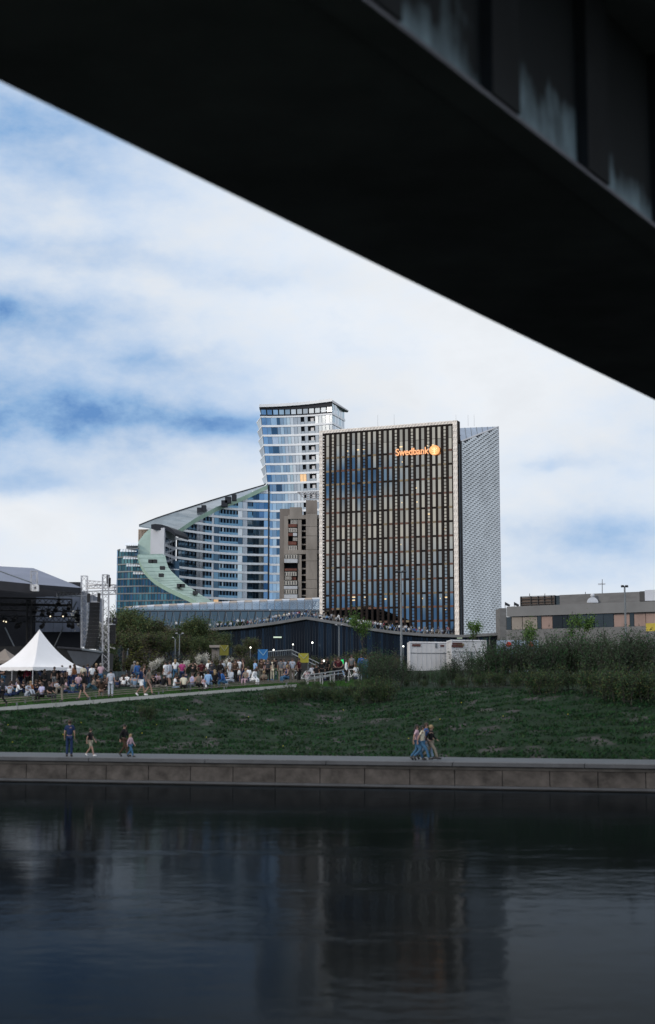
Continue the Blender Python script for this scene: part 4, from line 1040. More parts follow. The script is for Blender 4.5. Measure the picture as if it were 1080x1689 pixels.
# ---------------------------------------------------------------- stage
def truss(name, a, b, w, parent, mt=alu, cr_=.032, lr=.018, seg=None):
    a, b = Vector(a), Vector(b); d_ = (b-a).normalized(); s1 = d_.orthogonal().normalized()
    if abs(d_.z) > .7: s1 = Vector((1,0,0))
    else: s1 = Vector((0,0,1))
    s2 = d_.cross(s1).normalized(); L_ = (b-a).length; n = seg or max(2, int(L_/w)); m = MB()
    cs = [(s1*i + s2*j)*w/2 for i, j in ((-1,-1),(1,-1),(1,1),(-1,1))]
    for c in cs: m.tube(a+c, b+c, cr_, cr_, mt, 5)
    for i in range(n):
        p, q = a.lerp(b, i/n), a.lerp(b, (i+1)/n)
        for j in range(4):
            c, e = cs[j], cs[(j+1) % 4]; 
            if i % 2: c, e = e, c
            m.tube(p+c, q+e, lr, lr, mt, 4, cap=False)
    for p in (a, b):
        for j in range(4): m.tube(p+cs[j], p+cs[(j+1) % 4], lr, lr, mt, 4)
    return m.build(name, parent)
st = thing('concert_stage', 'large dark outdoor concert stage with grey fabric roof and hanging lights', 'stage')
fab = mat('grey_roof_fabric', (.17,.195,.27), .7, var=.12, scale=.3); fabd = mat('dark_roof_fabric', (.018,.02,.028), .8, var=.2)
scr_m = mat('grey_screen', (.13,.15,.20), .9, var=.35, scale=.35)
gz = 4.9
m = MB()
rg = [(-420,900,134),(-200,922,134),(-60,932,134),(0,934,133),(55,937,132),(133,968.5,124)]
ev = [(-420,925,120),(-200,948,120),(-60,953,120),(0,958.5,120),(55,964,120),(133,970,123)]
for i in range(5):
    a0, a1, b0, b1 = P(*ev[i]), P(*ev[i+1]), P(*rg[i]), P(*rg[i+1]); dn = Vector((0,0,-.05))
    m.hexa([a0+dn,a1+dn,b1+dn,b0+dn,a0,a1,b1,b0], fab)
m.build('roof_fabric', st)
m = MB()
for i in range(5):
    a0, a1 = P(*ev[i]), P(*ev[i+1]); dz = Vector((0,-.03,-.75 if i < 4 else -.3)); dz1 = Vector((0,-.03,-.45)) if i == 4 else dz
    m.hexa([a0+dz, a1+dz1, a1+dz1+Vector((0,.1,0)), a0+dz+Vector((0,.1,0)), a0+Vector((0,-.03,.02)), a1+Vector((0,-.03,.02)), a1+Vector((0,.07,.02)), a0+Vector((0,.07,.02))], fabd)
m.build('roof_valance', st)
m = MB(); a, b_ = P(-420, 1000, 137), P(134, 1000, 137); m.box(a.x, b_.x, 137, 137.3, gz-1, P(0,960,137).z, fabd); m.build('back_wall', st)
m = MB(); a, b_ = P(60, 987, 136.5), P(134, 987, 136.5)
for i in range(5): xx = lerp(a.x, b_.x, i/5); m.box(xx, lerp(a.x, b_.x, (i+1)/5)-.04, 136.3, 136.4, P(0,1042,136).z, P(0,984+random.uniform(-.5,.5),136).z, scr_m)
m.build('rear_screen', st)
m = MB(); a, b_ = P(-420,1000,123), P(92,1000,123); m.box(a.x, b_.x, 123, 137, gz-1, P(0,1066,123).z, black); m.build('stage_deck', st)
m = MB(); a = P(134, 1000, 125); m.box(a.x, a.x+.1, 125, 137, P(0,1066,125).z, P(0,975,125).z, scr_m); m.build('side_screen', st)
blk = mat('black_truss', (.02,.02,.022), .6, .3, var=.1)
for y_, D in ((992,128),(1004,130),(1022,127)):
    truss('lighting_truss', P(-120, y_-4, D), P(118 if y_ != 1022 else 130, y_+(1 if y_ == 992 else 0), D), .5, st, blk, .05, .025)
truss('roof_column', P(-30, 960, 126), P(-30, 1066, 126), .4, st, blk, .05, .025)
truss('roof_column', P(48, 990, 126), P(48, 1066, 126), .4, st, blk, .05, .025)
for (a_, b_) in (((104,1035),(90,1066)),((8,1035),(26,1072)),((118,1008),(126,992))):
    m = MB(); m.tube(P(*a_, 127), P(*b_, 127), .06, .06, steel, 5); m.build('brace', st)
lamp_on = mat('stage_lamp_lit', (.9,.8,.6), .5, var=0, emit=(1,.86,.62), es=1.3)
for i, (x, y, on) in enumerate(((97,992,0),(107,1010,0),(114,1000,0),(88,1012,1),(104,1012,1),(80,1008,0),(70,1010,0),(113,1028,0),(120,1030,0),(128,1010,0),(129,1018,0),(60,1005,0),(34,1028,0),(28,1030,0),(72,1030,0),(9,1021,1),(4,1020,1),(26,1018,0),(92,1003,0))):
    q = P(x, y, 126.5); m = MB(); tl = Vector((random.uniform(-.2,.2), -.35, -.25))
    m.tube(q, q+tl, .14, .2, blk, 8); m.box(q.x-.2, q.x+.2, q.y-.1, q.y+.1, q.z+.1, q.z+.22, blk); m.tube(q+Vector((0,0,.2)), q+Vector((0,0,.45)), .04, .04, blk, 4)
    if on: m.ball(q+tl*1.05, .07, lamp_on, 6, 4)
    m.build('stage_light', st)
# slanting apron at the right
m = MB()
m.prism([P(95,1070,122),(P(150,1072,122)),P(170,1076,122),P(168,1112,122),P(112,1112,122)], (0,6,0), black); m.build('stage_wing', st)
apr = mat('apron_sheet', (.035,.042,.055), .6, var=.3)
m = MB(); m.prism([P(110,1073,121.7),P(168,1077,121.7),P(150,1100,121.6),P(128,1104,121.6)], (0,.1,0), apr); m.build('apron_sheet', st)
m = MB(); m.tube(P(94,1068,121.6), P(135,1071,121.6), .1, .1, fabd, 5); m.tube(P(135,1071,121.6), P(170,1076,121.6), .1, .1, steel, 5); m.build('apron_edge', st)
# rig of truss towers
rigg = thing('speaker_rig', 'aluminium truss rig of towers and beams carrying hanging speaker arrays', 'truss rig')
truss('tower', P(139,950,124.5), P(139,1075,124.5), .5, rigg)
truss('tower', P(174,948,122.0), P(174,1108,122.0), .5, rigg)
truss('cross_beam', P(94,981,123.3), P(192,976.5,123.3), .34, rigg)
truss('cross_beam', P(143,960,124), P(172,962,122.6), .26, rigg)
truss('cross_beam', P(143,968,124), P(190,967,122.6), .26, rigg)
truss('end_frame', P(190.5,966,122.6), P(190.5,977,122.6), .16, rigg, seg=2)
for x, y in ((146,986),(163,985),(180,960),(178,955)):
    m = MB(); q = P(x, y, 122.2); m.box(q.x-.12, q.x+.12, q.y-.1, q.y+.1, q.z-.4, q.z+.35, blk); m.build('hoist', rigg)
tt_ = thing('roof_truss_tower', 'silver truss tower top standing against the grey stage roof', 'truss tower')
truss('tower', P(56,942,119.5), P(56,974,119.5), .5, tt_)
truss('tower_base', P(58,965,119.0), P(58,975,119.0), .42, tt_, white, .06, .03)
m = MB(); m.tube(P(-20,935,119), P(52,961,119), .05, .05, steel, 5); m.build('guy_cable', tt_)
def array(name, label, x, y0, y1, D, n, w, curve_):
    o = thing(name, label, 'speaker array', loc=P(x, y0, D)); base = o.location.copy()
    zt1, zb1 = P(x,y0,D).z-base.z, P(x,y1,D).z-base.z; hh = (zt1-zb1)/n
    for i in range(n):
        m = MB(); t_ = i/n; off = -curve_*t_**2; z1 = zt1-i*hh; s_ = hh*.985
        m.hexa([(-w/2+off*.3,-.35+off*.4,z1-s_),(w/2+off*.3,-.35+off*.4,z1-s_),(w/2-.08,.35+off*.2,z1-s_*.85),(-w/2+.08,.35+off*.2,z1-s_*.85),(-w/2+off*.3,-.35+off*.3,z1),(w/2+off*.3,-.35+off*.3,z1),(w/2-.08,.35+off*.2,z1-s_*.1),(-w/2+.08,.35+off*.2,z1-s_*.1)], black)
        m.box(-w/2+off*.3-.12, -w/2+off*.3-.005, -.3, -.1, z1-s_*.75, z1-s_*.3, steel)
        m.build('speaker_cabinet', o)
    m = MB(); m.box(-w/2+.1, w/2-.1, -.1, .1, zt1+.02, zt1+.15, alu); m.tube((-w/3,0,zt1+.1), (-w/3,0,zt1+.9), .025, .025, alu, 4); m.tube((w/3,0,zt1+.1), (w/3,0,zt1+.9), .025, .025, alu, 4); m.build('hanging_frame', o)
array('speaker_array', 'long black curved speaker column hanging between the two truss towers', 157, 994, 1071, 123.3, 12, .85, 1.1)
array('speaker_array', 'shorter black speaker column hanging right of the truss towers', 187, 1031, 1062, 123, 7, .5, .5)
mv = thing('hanging_speaker_pair', 'two small black speakers hanging on cables right of the truss tower', 'speakers', loc=P(184,1023,123))
for dx in (-.25, .28):
    m = MB(); m.box(dx-.17, dx+.17, -.2, .2, -.3, .2, black); m.tube((dx,0,.2), (dx,0,2.6), .012, .012, steel, 3); m.ball((dx,-.2,-.05), .1, steel, 6, 4); m.build('speaker', mv)
# fence panel
fp = thing('fabric_fence', 'dark blue grey fabric fence panel with black curtain behind the seated crowd', 'fence')
m = MB(); a, b_ = P(160,1133,117), P(207,1107.5,117); 
for i in range(8): x0, x1 = lerp(a.x,b_.x,i/8), lerp(a.x,b_.x,(i+1)/8)-.02; m.hexa([(x0,117+.05*(i%2),a.z),(x1,117+.05*((i+1)%2),a.z),(x1,117.08+.05*((i+1)%2),a.z),(x0,117.08+.05*(i%2),a.z),(x0,117+.05*(i%2),b_.z),(x1,117+.05*((i+1)%2),b_.z),(x1,117.08+.05*((i+1)%2),b_.z),(x0,117.08+.05*(i%2),b_.z)], mat('fence_fabric', (.035,.055,.07), .8, var=.4, scale=.8))
m.build('fabric_panel', fp)
m = MB(); a, b_ = P(208,1140,117), P(241,1106,117); m.box(a.x, b_.x, 117, 118, a.z-.3, b_.z, black); a, b_ = P(-40,1145,116), P(160,1104,116); m.box(a.x, b_.x, 116, 116.3, a.z-.5, b_.z, black); m.build('curtain', fp)
m = MB(); a = P(160,1133,116.9)
for x in (160, 184, 207.5, 241): q = P(x,1133,116.9); m.tube((q.x,q.y,q.z), (q.x,q.y,q.z+1.35), .03, .03, steel, 5)
m.build('fence_post', fp)

# white peak tent
def peak_tent(px_, py_pk, py_ev, D, half, rot, label, mt, wn, k_=1):
    q = P(px_, py_pk, D); e = P(px_, py_ev, D); z0 = terrain(q.x, D)
    o = thing('peak_tent', label, 'tent', loc=(q.x, D, z0)); hp, he = q.z-z0, e.z-z0; m = MB(); n = 14; rings = []
    for i in range(n+1):
        t_ = i/n; rr = half*(t_); z = he+(hp-he)*((1-t_)**1.75*.8+(1-t_)*.2); rings.append((rr, z))
    def pt(side, s_, rr, z):
        a = rot+side*math.pi/2; b2 = a+math.pi/2
        c0 = Vector((math.cos(a), math.sin(a)))*rr*1.414; c1 = Vector((math.cos(b2), math.sin(b2)))*rr*1.414; v = c0.lerp(c1, s_); sag = -.10*math.sin(math.pi*s_)*math.sin(math.pi*min(1,rr/half))
        return (v.x, v.y, z+sag)
    for sd in range(4):
        for i in range(n):
            for j in range(6):
                m.face([pt(sd,j/6,*rings[i+1]), pt(sd,(j+1)/6,*rings[i+1]), pt(sd,(j+1)/6,*rings[i]), pt(sd,j/6,*rings[i])], mt)
    m.build('roof', o, smooth=True); m = MB()
    for sd in range(4):
        for j in range(12):
            a, b2 = Vector(pt(sd,j/12,half,he)), Vector(pt(sd,(j+1)/12,half,he)); dn = Vector((0,0,-.22-.05*(j%2))); dn1 = Vector((0,0,-.22-.05*((j+1)%2)))
            m.face([a+dn,b2+dn1,b2,a], mt)
    m.build('valance', o); 
    for sd in range(4):
        m = MB(); p = pt(sd,0,half*.985,0); m.tube((p[0],p[1],-.3), (p[0],p[1],he), .035, .035, alu, 6); m.build('pole', o)
    return o
tent_m = mat('white_canvas', (.80,.80,.83), .7, var=.05, scale=.6)
peak_tent(65, 1038, 1101, 108, 2.3, R(-86), 'white peaked canvas tent with concave roof beside the stage', tent_m, None)
peak_tent(8, 1070, 1090, 113, 1.35, R(-60), 'small grey beige peaked tent behind the white tent', mat('beige_canvas', (.22,.19,.17), .8, var=.15), None)
# dark goods under the tent
m = MB(); q = P(20,1135,112); m.box(q.x-1.5, q.x+1.2, 112, 113, terrain(q.x,112)-.2, terrain(q.x,112)+1.1, black); m.box(q.x-1.4, q.x+1.1, 111.9, 111.99, terrain(q.x,112)+.15, terrain(q.x,112)+1.0, fabd); tag(m.build('bar_counter'), 'black draped bar counter under the small tent', 'counter')
# ---------------------------------------------------------------- people
SK = {'light': mat('skin_light', (.33,.20,.155), .6, var=.05), 'tan': mat('skin_tan', (.22,.13,.095), .6, var=.05)}
def cm(name, c): return mat('cloth_'+name, c, .85, var=.15, scale=6, spec=.2)
CL = {k: cm(k, v) for k, v in {
 'white': (.80,.82,.86), 'black': (.012,.012,.014), 'navy': (.015,.030,.085), 'blue': (.035,.11,.32), 'light blue': (.26,.44,.72), 'grey': (.13,.14,.155), 'dark grey': (.04,.043,.05),
 'light grey': (.40,.44,.52), 'red': (.20,.022,.045), 'pink': (.48,.34,.40), 'magenta': (.35,.05,.18), 'beige': (.20,.175,.145), 'brown': (.055,.035,.025), 'cream': (.55,.52,.42), 'lilac': (.42,.42,.62),
 'teal': (.05,.11,.15), 'maroon': (.06,.012,.018), 'green': (.05,.10,.06), 'jeans': (.045,.12,.22), 'pale denim': (.17,.25,.36), 'khaki': (.30,.28,.22), 'orange': (.22,.09,.04)}.items()}
HR = {'black hair': mat('hair_black', (.010,.009,.009), .7, var=.2), 'brown hair': mat('hair_brown', (.035,.020,.013), .7, var=.2), 'blond hair': mat('hair_blond', (.27,.19,.10), .7, var=.2), 'grey hair': mat('hair_grey', (.20,.19,.18), .7, var=.2)}
eye_m = mat('eye_dark', (.01,.01,.01), .3, var=0); lip_p = mat('lips', (.28,.10,.09), .6, var=0); shoe_w = mat('shoe_white', (.6,.6,.62), .6, var=.1); shoe_b = mat('shoe_black', (.015,.015,.017), .5, var=.1)
V = Vector
def skel(pose):
    j = dict(pel=V((0,0,.95)), wa=V((0,0,1.09)), ch=V((0,0,1.32)), nk=V((0,.01,1.50)), hb=V((0,-.01,1.58)), ht=V((0,0,1.68)))
    for s, n in ((-1,'l'),(1,'r')):
        j['sh'+n] = V((s*.17,0,1.43)); j['el'+n] = V((s*.23,.03,1.15)); j['wr'+n] = V((s*.235,-.05,.92)); j['hd'+n] = V((s*.235,-.08,.84))
        j['hp'+n] = V((s*.09,0,.92)); j['kn'+n] = V((s*.10,-.01,.50)); j['an'+n] = V((s*.105,.03,.09)); j['to'+n] = V((s*.12,-.14,.035))
    def arm(n, e, w, h): j['el'+n], j['wr'+n], j['hd'+n] = V(e), V(w), V(h)
    def leg(n, k, a, t): j['kn'+n], j['an'+n], j['to'+n] = V(k), V(a), V(t)
    def shift(dz, dy=0, keys=('pel','wa','ch','nk','hb','ht','shl','shr','ell','elr','wrl','wrr','hdl','hdr','hpl','hpr')):
        for k in keys: j[k] = j[k] + V((0,dy,dz))
    def lean(a, keys=('wa','ch','nk','hb','ht','shl','shr','ell','elr','wrl','wrr','hdl','hdr')):
        M = Matrix.Rotation(a, 3, 'X')
        for k in keys: j[k] = j['pel'] + M @ (j[k]-j['pel'])
    if pose == 'walk':
        leg('l', (-.10,-.20,.53), (-.10,-.30,.10), (-.11,-.46,.07)); leg('r', (.10,.02,.50), (.10,.30,.17), (.11,.20,.04))
        arm('l', (-.23,.10,1.17), (-.22,.12,.94), (-.22,.11,.86)); arm('r', (.23,-.08,1.17), (.20,-.24,.98), (.19,-.30,.92)); shift(-.03); lean(.05)
    elif pose == 'stride':
        leg('l', (-.10,-.24,.55), (-.10,-.36,.14), (-.11,-.52,.12)); leg('r', (.10,.10,.50), (.10,.42,.22), (.11,.34,.06)); shift(-.05); lean(.08)
        arm('l', (-.22,.12,1.16), (-.22,.18,.93), (-.22,.18,.85)); arm('r', (.21,-.10,1.15), (.16,-.28,1.0), (.14,-.34,.96))
    elif pose == 'arms_front':
        arm('l', (-.24,-.06,1.18), (-.10,-.26,1.20), (-.04,-.30,1.21)); arm('r', (.24,-.06,1.18), (.10,-.27,1.16), (.04,-.31,1.17))
    elif pose == 'phone':
        arm('r', (.26,-.12,1.22), (.14,-.22,1.45), (.12,-.24,1.53))
    elif pose == 'hips':
        arm('l', (-.36,.04,1.18), (-.20,-.06,1.02), (-.14,-.09,1.0)); arm('r', (.36,.04,1.18), (.20,-.06,1.02), (.14,-.09,1.0))
    elif pose == 'arms_up':
        arm('l', (-.38,-.05,1.52), (-.16,0,1.66), (-.08,.02,1.68)); arm('r', (.38,-.05,1.52), (.16,0,1.66), (.08,.02,1.68))
    elif pose == 'leg_up':
        leg('l', (-.14,-.42,.86), (-.15,-.46,.46), (-.15,-.60,.40)); arm('l', (-.24,-.12,1.18), (-.14,-.34,1.05), (-.12,-.40,1.02)); lean(.12)
    elif pose in ('sit_bench', 'sit_bench_lean'):
        for s, n in ((-1,'l'),(1,'r')): leg(n, (s*.12,-.42,.0), (s*.12,-.40,-.40), (s*.13,-.55,-.455))
        for k in ('knl','knr','anl','anr','tol','tor'): j[k] = j[k]+V((0,0,.95))
        arm('l', (-.23,-.06,1.15), (-.16,-.30,1.10), (-.12,-.36,1.08)); arm('r', (.23,-.06,1.15), (.16,-.30,1.10), (.12,-.36,1.08))
        if pose == 'sit_bench_lean': lean(.45)
        for k in j: j[k] = j[k] + V((0,0,-.49))
    elif pose in ('sit_ground', 'sit_back', 'sit_cross'):
        if pose == 'sit_cross':
            for s, n in ((-1,'l'),(1,'r')): leg(n, (s*.36,-.26,.10), (-s*.05,-.36,.08), (-s*.14,-.40,.06))
        elif pose == 'sit_ground':
            for s, n in ((-1,'l'),(1,'r')): leg(n, (s*.12,-.38,.42), (s*.12,-.55,.08), (s*.13,-.70,.035))
        else:
            for s, n in ((-1,'l'),(1,'r')): leg(n, (s*.10,-.44,.20), (s*.12,-.84,.08), (s*.13,-.88,.16))
        shift(-.82)
        if pose == 'sit_back': arm('l', (-.27,.18,.34), (-.28,.30,.08), (-.28,.34,.05)); arm('r', (.27,.18,.34), (.28,.30,.08), (.28,.34,.05)); 
        else: arm('l', (-.24,-.14,.36), (-.14,-.36,.38), (-.10,-.42,.36)); arm('r', (.24,-.14,.36), (.14,-.36,.38), (.10,-.42,.36))
        lean(.14 if pose != 'sit_back' else -.25, ('wa','ch','nk','hb','ht','shl','shr'))
    return j
def skin(verts, edges, radii, sub=1, name='body'):
    me = bpy.data.meshes.new(name); me.from_pydata([tuple(v) for v in verts], edges, [])
    o = bpy.data.objects.new('tmp_skin', me); C.objects.link(o)
    md = o.modifiers.new('s', 'SKIN'); md.use_smooth_shade = True
    for i, r in enumerate(radii):
        sv = me.skin_vertices[0].data[i]; sv.radius = (r, r) if isinstance(r, (int, float)) else r; sv.use_root = (i == 0)
    if sub: s2 = o.modifiers.new('b', 'SUBSURF'); s2.levels = sub; s2.render_levels = sub
    bpy.context.view_layer.update(); dg = bpy.context.evaluated_depsgraph_get()
    r = bpy.data.meshes.new_from_object(o.evaluated_get(dg)); bpy.data.objects.remove(o); r.name = name; return r
def chain_mesh(j, pts, edges, name, sub=1, extra=()):
    names = list(pts); vs = [j[n] for n in names]; rs = [pts[n] for n in names]; ix = {n: i for i, n in enumerate(names)}
    es = [(ix[a], ix[b]) for a, b in edges]
    for par, chain in extra:      # extra chains (fingers): parent name, [(pos, radius)...]
        pi = ix[par]
        for p, r in chain: vs.append(p); rs.append(r); es.append((pi, len(vs)-1)); pi = len(vs)-1
    return skin(vs, es, rs, sub, name)
MC = {}
def parts_for(pose, bot, slv, hair, fine=False):
    key = (pose, bot, slv, hair, fine)
    if key in MC: return MC[key]
    j = skel(pose); bk = ('body', pose, fine)
    if bk not in MC:
        pts = dict(pel=(.13,.09), wa=(.12,.085), ch=(.145,.095), nk=.052, hb=.078, ht=.085); ed_ = [('pel','wa'),('wa','ch'),('ch','nk'),('nk','hb'),('hb','ht')]; extra = []
        for n in 'lr':
            pts.update({'sh'+n: .055, 'el'+n: .040, 'wr'+n: .027, 'hp'+n: .080, 'kn'+n: .055, 'an'+n: .038, 'to'+n: .03}); pts['hd'+n] = (.036,.018) if fine else .032
            ed_ += [('ch','sh'+n),('sh'+n,'el'+n),('el'+n,'wr'+n),('wr'+n,'hd'+n),('pel','hp'+n),('hp'+n,'kn'+n),('kn'+n,'an'+n),('an'+n,'to'+n)]
            if fine:
                w, h_ = j['wr'+n], j['hd'+n]; d_ = (h_-w).normalized(); sd = V((0,1,0)) if abs(d_.y) < .8 else V((1,0,0)); sd = (sd - d_*sd.dot(d_)).normalized(); nn = d_.cross(sd)
                for q, (o_, l_) in enumerate(((-.030,.060),(-.010,.072),(.010,.068),(.030,.052))):
                    b_ = h_+sd*o_*.9+d_*.012; extra.append(('hd'+n, [(b_, .010), (b_+d_*l_*.5, .009), (b_+d_*l_*.9+nn*.015, .008)]))
                extra.append(('hd'+n, [(h_-d_*.02-sd*.038, .011), (h_+d_*.02-sd*.058, .010)]))
        me = chain_mesh(j, pts, ed_, 'body', 1 if not fine else 1, extra)
        # face: nose, ears, eyes and mouth on the same mesh
        bm = bmesh.new(); bm.from_mesh(me); hc = (j['hb']+j['ht'])/2; 
        fy = -.095
        def add(c, r, mi, sc_=(1,1,1)):
            g = bmesh.ops.create_icosphere(bm, subdivisions=1, radius=r, matrix=Matrix.Translation(c) @ Matrix.Diagonal((*sc_, 1)))
            for v in g['verts']:
                for f in v.link_faces: f.material_index = mi; f.smooth = True
        add(hc+V((0,fy+.0,-.005)), .02, 0, (.7,1,1.3)); add(hc+V((-.09,0,0)), .025, 0, (.4,.8,1.2)); add(hc+V((.09,0,0)), .025, 0, (.4,.8,1.2))
        add(hc+V((-.032,fy+.012,.02)), .010, 1); add(hc+V((.032,fy+.012,.02)), .010, 1); add(hc+V((0,fy+.01,-.045)), .018, 2, (1.2,.5,.35))
        bm.to_mesh(me); bm.free(); MC[bk] = me
    # shirt
    sk_ = ('shirt', pose, slv, bot == 'dress')
    if sk_ not in MC:
        pts = dict(pel=(.15,.11), wa=(.145,.108), ch=(.165,.118), nk=.066); ed_ = [('pel','wa'),('wa','ch'),('ch','nk')]
        jj = dict(j)
        for n in 'lr':
            pts['sh'+n] = .075; ed_.append(('ch','sh'+n))
            if slv != 'none':
                if slv == 'long': pts['el'+n] = .056; pts['wr'+n] = .040; ed_ += [('sh'+n,'el'+n),('el'+n,'wr'+n)]
                else: jj['se'+n] = j['sh'+n].lerp(j['el'+n], .72); pts['se'+n] = .062; ed_.append(('sh'+n,'se'+n))
        MC[sk_] = chain_mesh(jj, pts, ed_, 'shirt')
    bk2 = ('bottom', pose, bot)
    if bk2 not in MC:
        if bot in ('dress', 'coat'):
            kn = (j['knl']+j['knr'])/2; jj = dict(pel=j['pel'], mid=j['pel'].lerp(kn, .5), kn=j['pel'].lerp(kn, .95)); MC[bk2] = chain_mesh(jj, dict(pel=(.155,.115), mid=(.19,.16), kn=(.21,.19)), [('pel','mid'),('mid','kn')], 'skirt')
        else:
            jj = dict(j); pts = dict(pel=(.145,.105)); ed_ = []
            for n in 'lr':
                pts['hp'+n] = .098; ed_.append(('pel','hp'+n))
                if bot == 'shorts': jj['sk'+n] = j['hp'+n].lerp(j['kn'+n], .85); pts['sk'+n] = .085; ed_.append(('hp'+n,'sk'+n))
                else: pts['kn'+n] = .074; pts['an'+n] = .062; ed_ += [('hp'+n,'kn'+n),('kn'+n,'an'+n)]
            MC[bk2] = chain_mesh(jj, pts, ed_, 'trousers')
    hk = ('hair', pose, hair)
    if hk not in MC:
        mb = MB(); hc = (j['hb']+j['ht'])/2; dm = HR['black hair']
        mb.ball(hc+V((0,.022,.03)), .108, dm, 10, 7, (.93,1.0,1.0))
        if hair == 'long':
            up_ = (j['nk']-j['ch']).normalized(); mb.tube(hc+V((0,.06,0)), j['ch'].lerp(j['nk'], .35)+V((0,.105,0)), .085, .075, dm, 8)
        MC[hk] = mb.mesh('hair', True); MC[hk].materials.clear()
    fk = ('shoes', pose)
    if fk not in MC:
        mb = MB(); 
        for n in 'lr':
            a, t_ = j['an'+n], j['to'+n]; d_ = (t_-a); d_.normalize(); mb.tube(a-d_*.02+V((0,0,-.02)), t_+d_*.03, .056, .045, shoe_b, 8)
        MC[fk] = mb.mesh('shoes', True); MC[fk].materials.clear()
    MC[key] = (MC[bk], MC[sk_], MC[bk2], MC[hk], MC[fk]); return MC[key]
def om(o, mts):
    me = o.data
    while len(me.materials) < len(mts): me.materials.append(None)
    for i, mt in enumerate(mts): o.material_slots[i].link = 'OBJECT'; o.material_slots[i].material = mt
PEOPLE = []
POSEW = {'stand':'standing','walk':'walking','stride':'walking','arms_front':'standing with folded arms','phone':'standing with raised hand','hips':'standing with hands on hips','arms_up':'standing with arms raised','leg_up':'resting one leg on the bench',
         'sit_bench':'sitting on the bench','sit_bench_lean':'leaning forward on the bench','sit_ground':'sitting on the grass','sit_back':'leaning back on the grass','sit_cross':'sitting cross legged'}
def person(x, y, z, face, pose, top, bot, botc, hair='short', hairc='brown hair', slv='short', s=1.0, where='', group='people on the lawn by the stage', label=None, fine=False, skin_='light', shoe=None, full=True):
    b_, sh, bo, ha, fo = parts_for(pose, bot, slv, hair, fine)
    o = place(b_, 'person', None, (x, y, z), R(face), s*1.0); om(o, [SK[skin_], eye_m, lip_p])
    c1 = place(sh, 'shirt', o); om(c1, [CL[top]]); c2 = place(bo, 'skirt' if bot in ('dress','coat') else 'trousers' if bot != 'shorts' else 'shorts', o); om(c2, [CL[botc]])
    c3 = place(ha, 'hair', o); om(c3, [HR[hairc]])
    if full: c4 = place(fo, 'shoes', o); om(c4, [shoe or (shoe_w if bot == 'shorts' else shoe_b)])
    bw_ = {'dress':'dress','coat':'coat','shorts':'shorts','trousers':'trousers'}[bot]
    if label is None:
        bt = f"{botc} {bw_}" if bot not in ('dress','coat') else bw_
        label = f"person in {top} top and {bt} {POSEW[pose]} {where}" if bot not in ('dress','coat') else f"person in {top} {bw_} {POSEW[pose]} {where}"
    tag(o, label.strip(), 'person', group); PEOPLE.append(o); return o
# --- seven figures on the riverside path
def onpath(px_, s_):
    # intersection with the line Y = bankY(X)+s_
    k = (px_-CX)/F/math.cos(TH)*1.0; r = P(px_, 1240, 1); kx = r.x; y = (69.5+s_)/(1+.252*kx); return kx*y, y
g1 = 'people walking on the riverside path'
for px_, s_, face, pose, top, bot, botc, hair, hc_, slv, sc_, lab in (
    (114, .9, 185, 'stand', 'navy', 'trousers', 'navy', 'short', 'brown hair', 'short', 1.04, 'tall person in navy shirt and dark trousers standing alone on the riverside path'),
    (148, 1.3, 75, 'walk', 'black', 'shorts', 'khaki', 'short', 'black hair', 'short', .82, 'small person in black top and khaki shorts on the riverside path'),
    (204, 1.6, 70, 'walk', 'black', 'trousers', 'brown', 'short', 'black hair', 'long', .94, 'adult in black jacket and brown trousers holding a child by the hand'),
    (214.5, 1.2, 70, 'walk', 'pink', 'trousers', 'jeans', 'long', 'blond hair', 'long', .66, 'small child in pink jumper and blue trousers beside the adult in black'),
    (687, 1.5, 78, 'walk', 'pink', 'trousers', 'jeans', 'long', 'black hair', 'short', .98, 'long haired person in pale pink top and wide jeans, rearmost of the walking group'),
    (696, 1.0, 75, 'stride', 'cream', 'trousers', 'jeans', 'long', 'black hair', 'short', .98, 'person in cream top and blue jeans in the middle of the walking group'),
    (702, 1.7, 75, 'stride', 'blue', 'trousers', 'pale denim', 'short', 'brown hair', 'long', 1.04, 'tall person in blue checked shirt and pale trousers walking in the group'),
    (710, 1.4, 72, 'stride', 'black', 'trousers', 'beige', 'short', 'blond hair', 'long', .98, 'fair haired person in black jacket and beige trousers leading the walking group')):
    x, y = onpath(px_, s_); person(x, y, PATHZ+.03+.0, face, pose, top, bot, botc, hair, hc_, slv, sc_, group=g1, label=lab, fine=True)
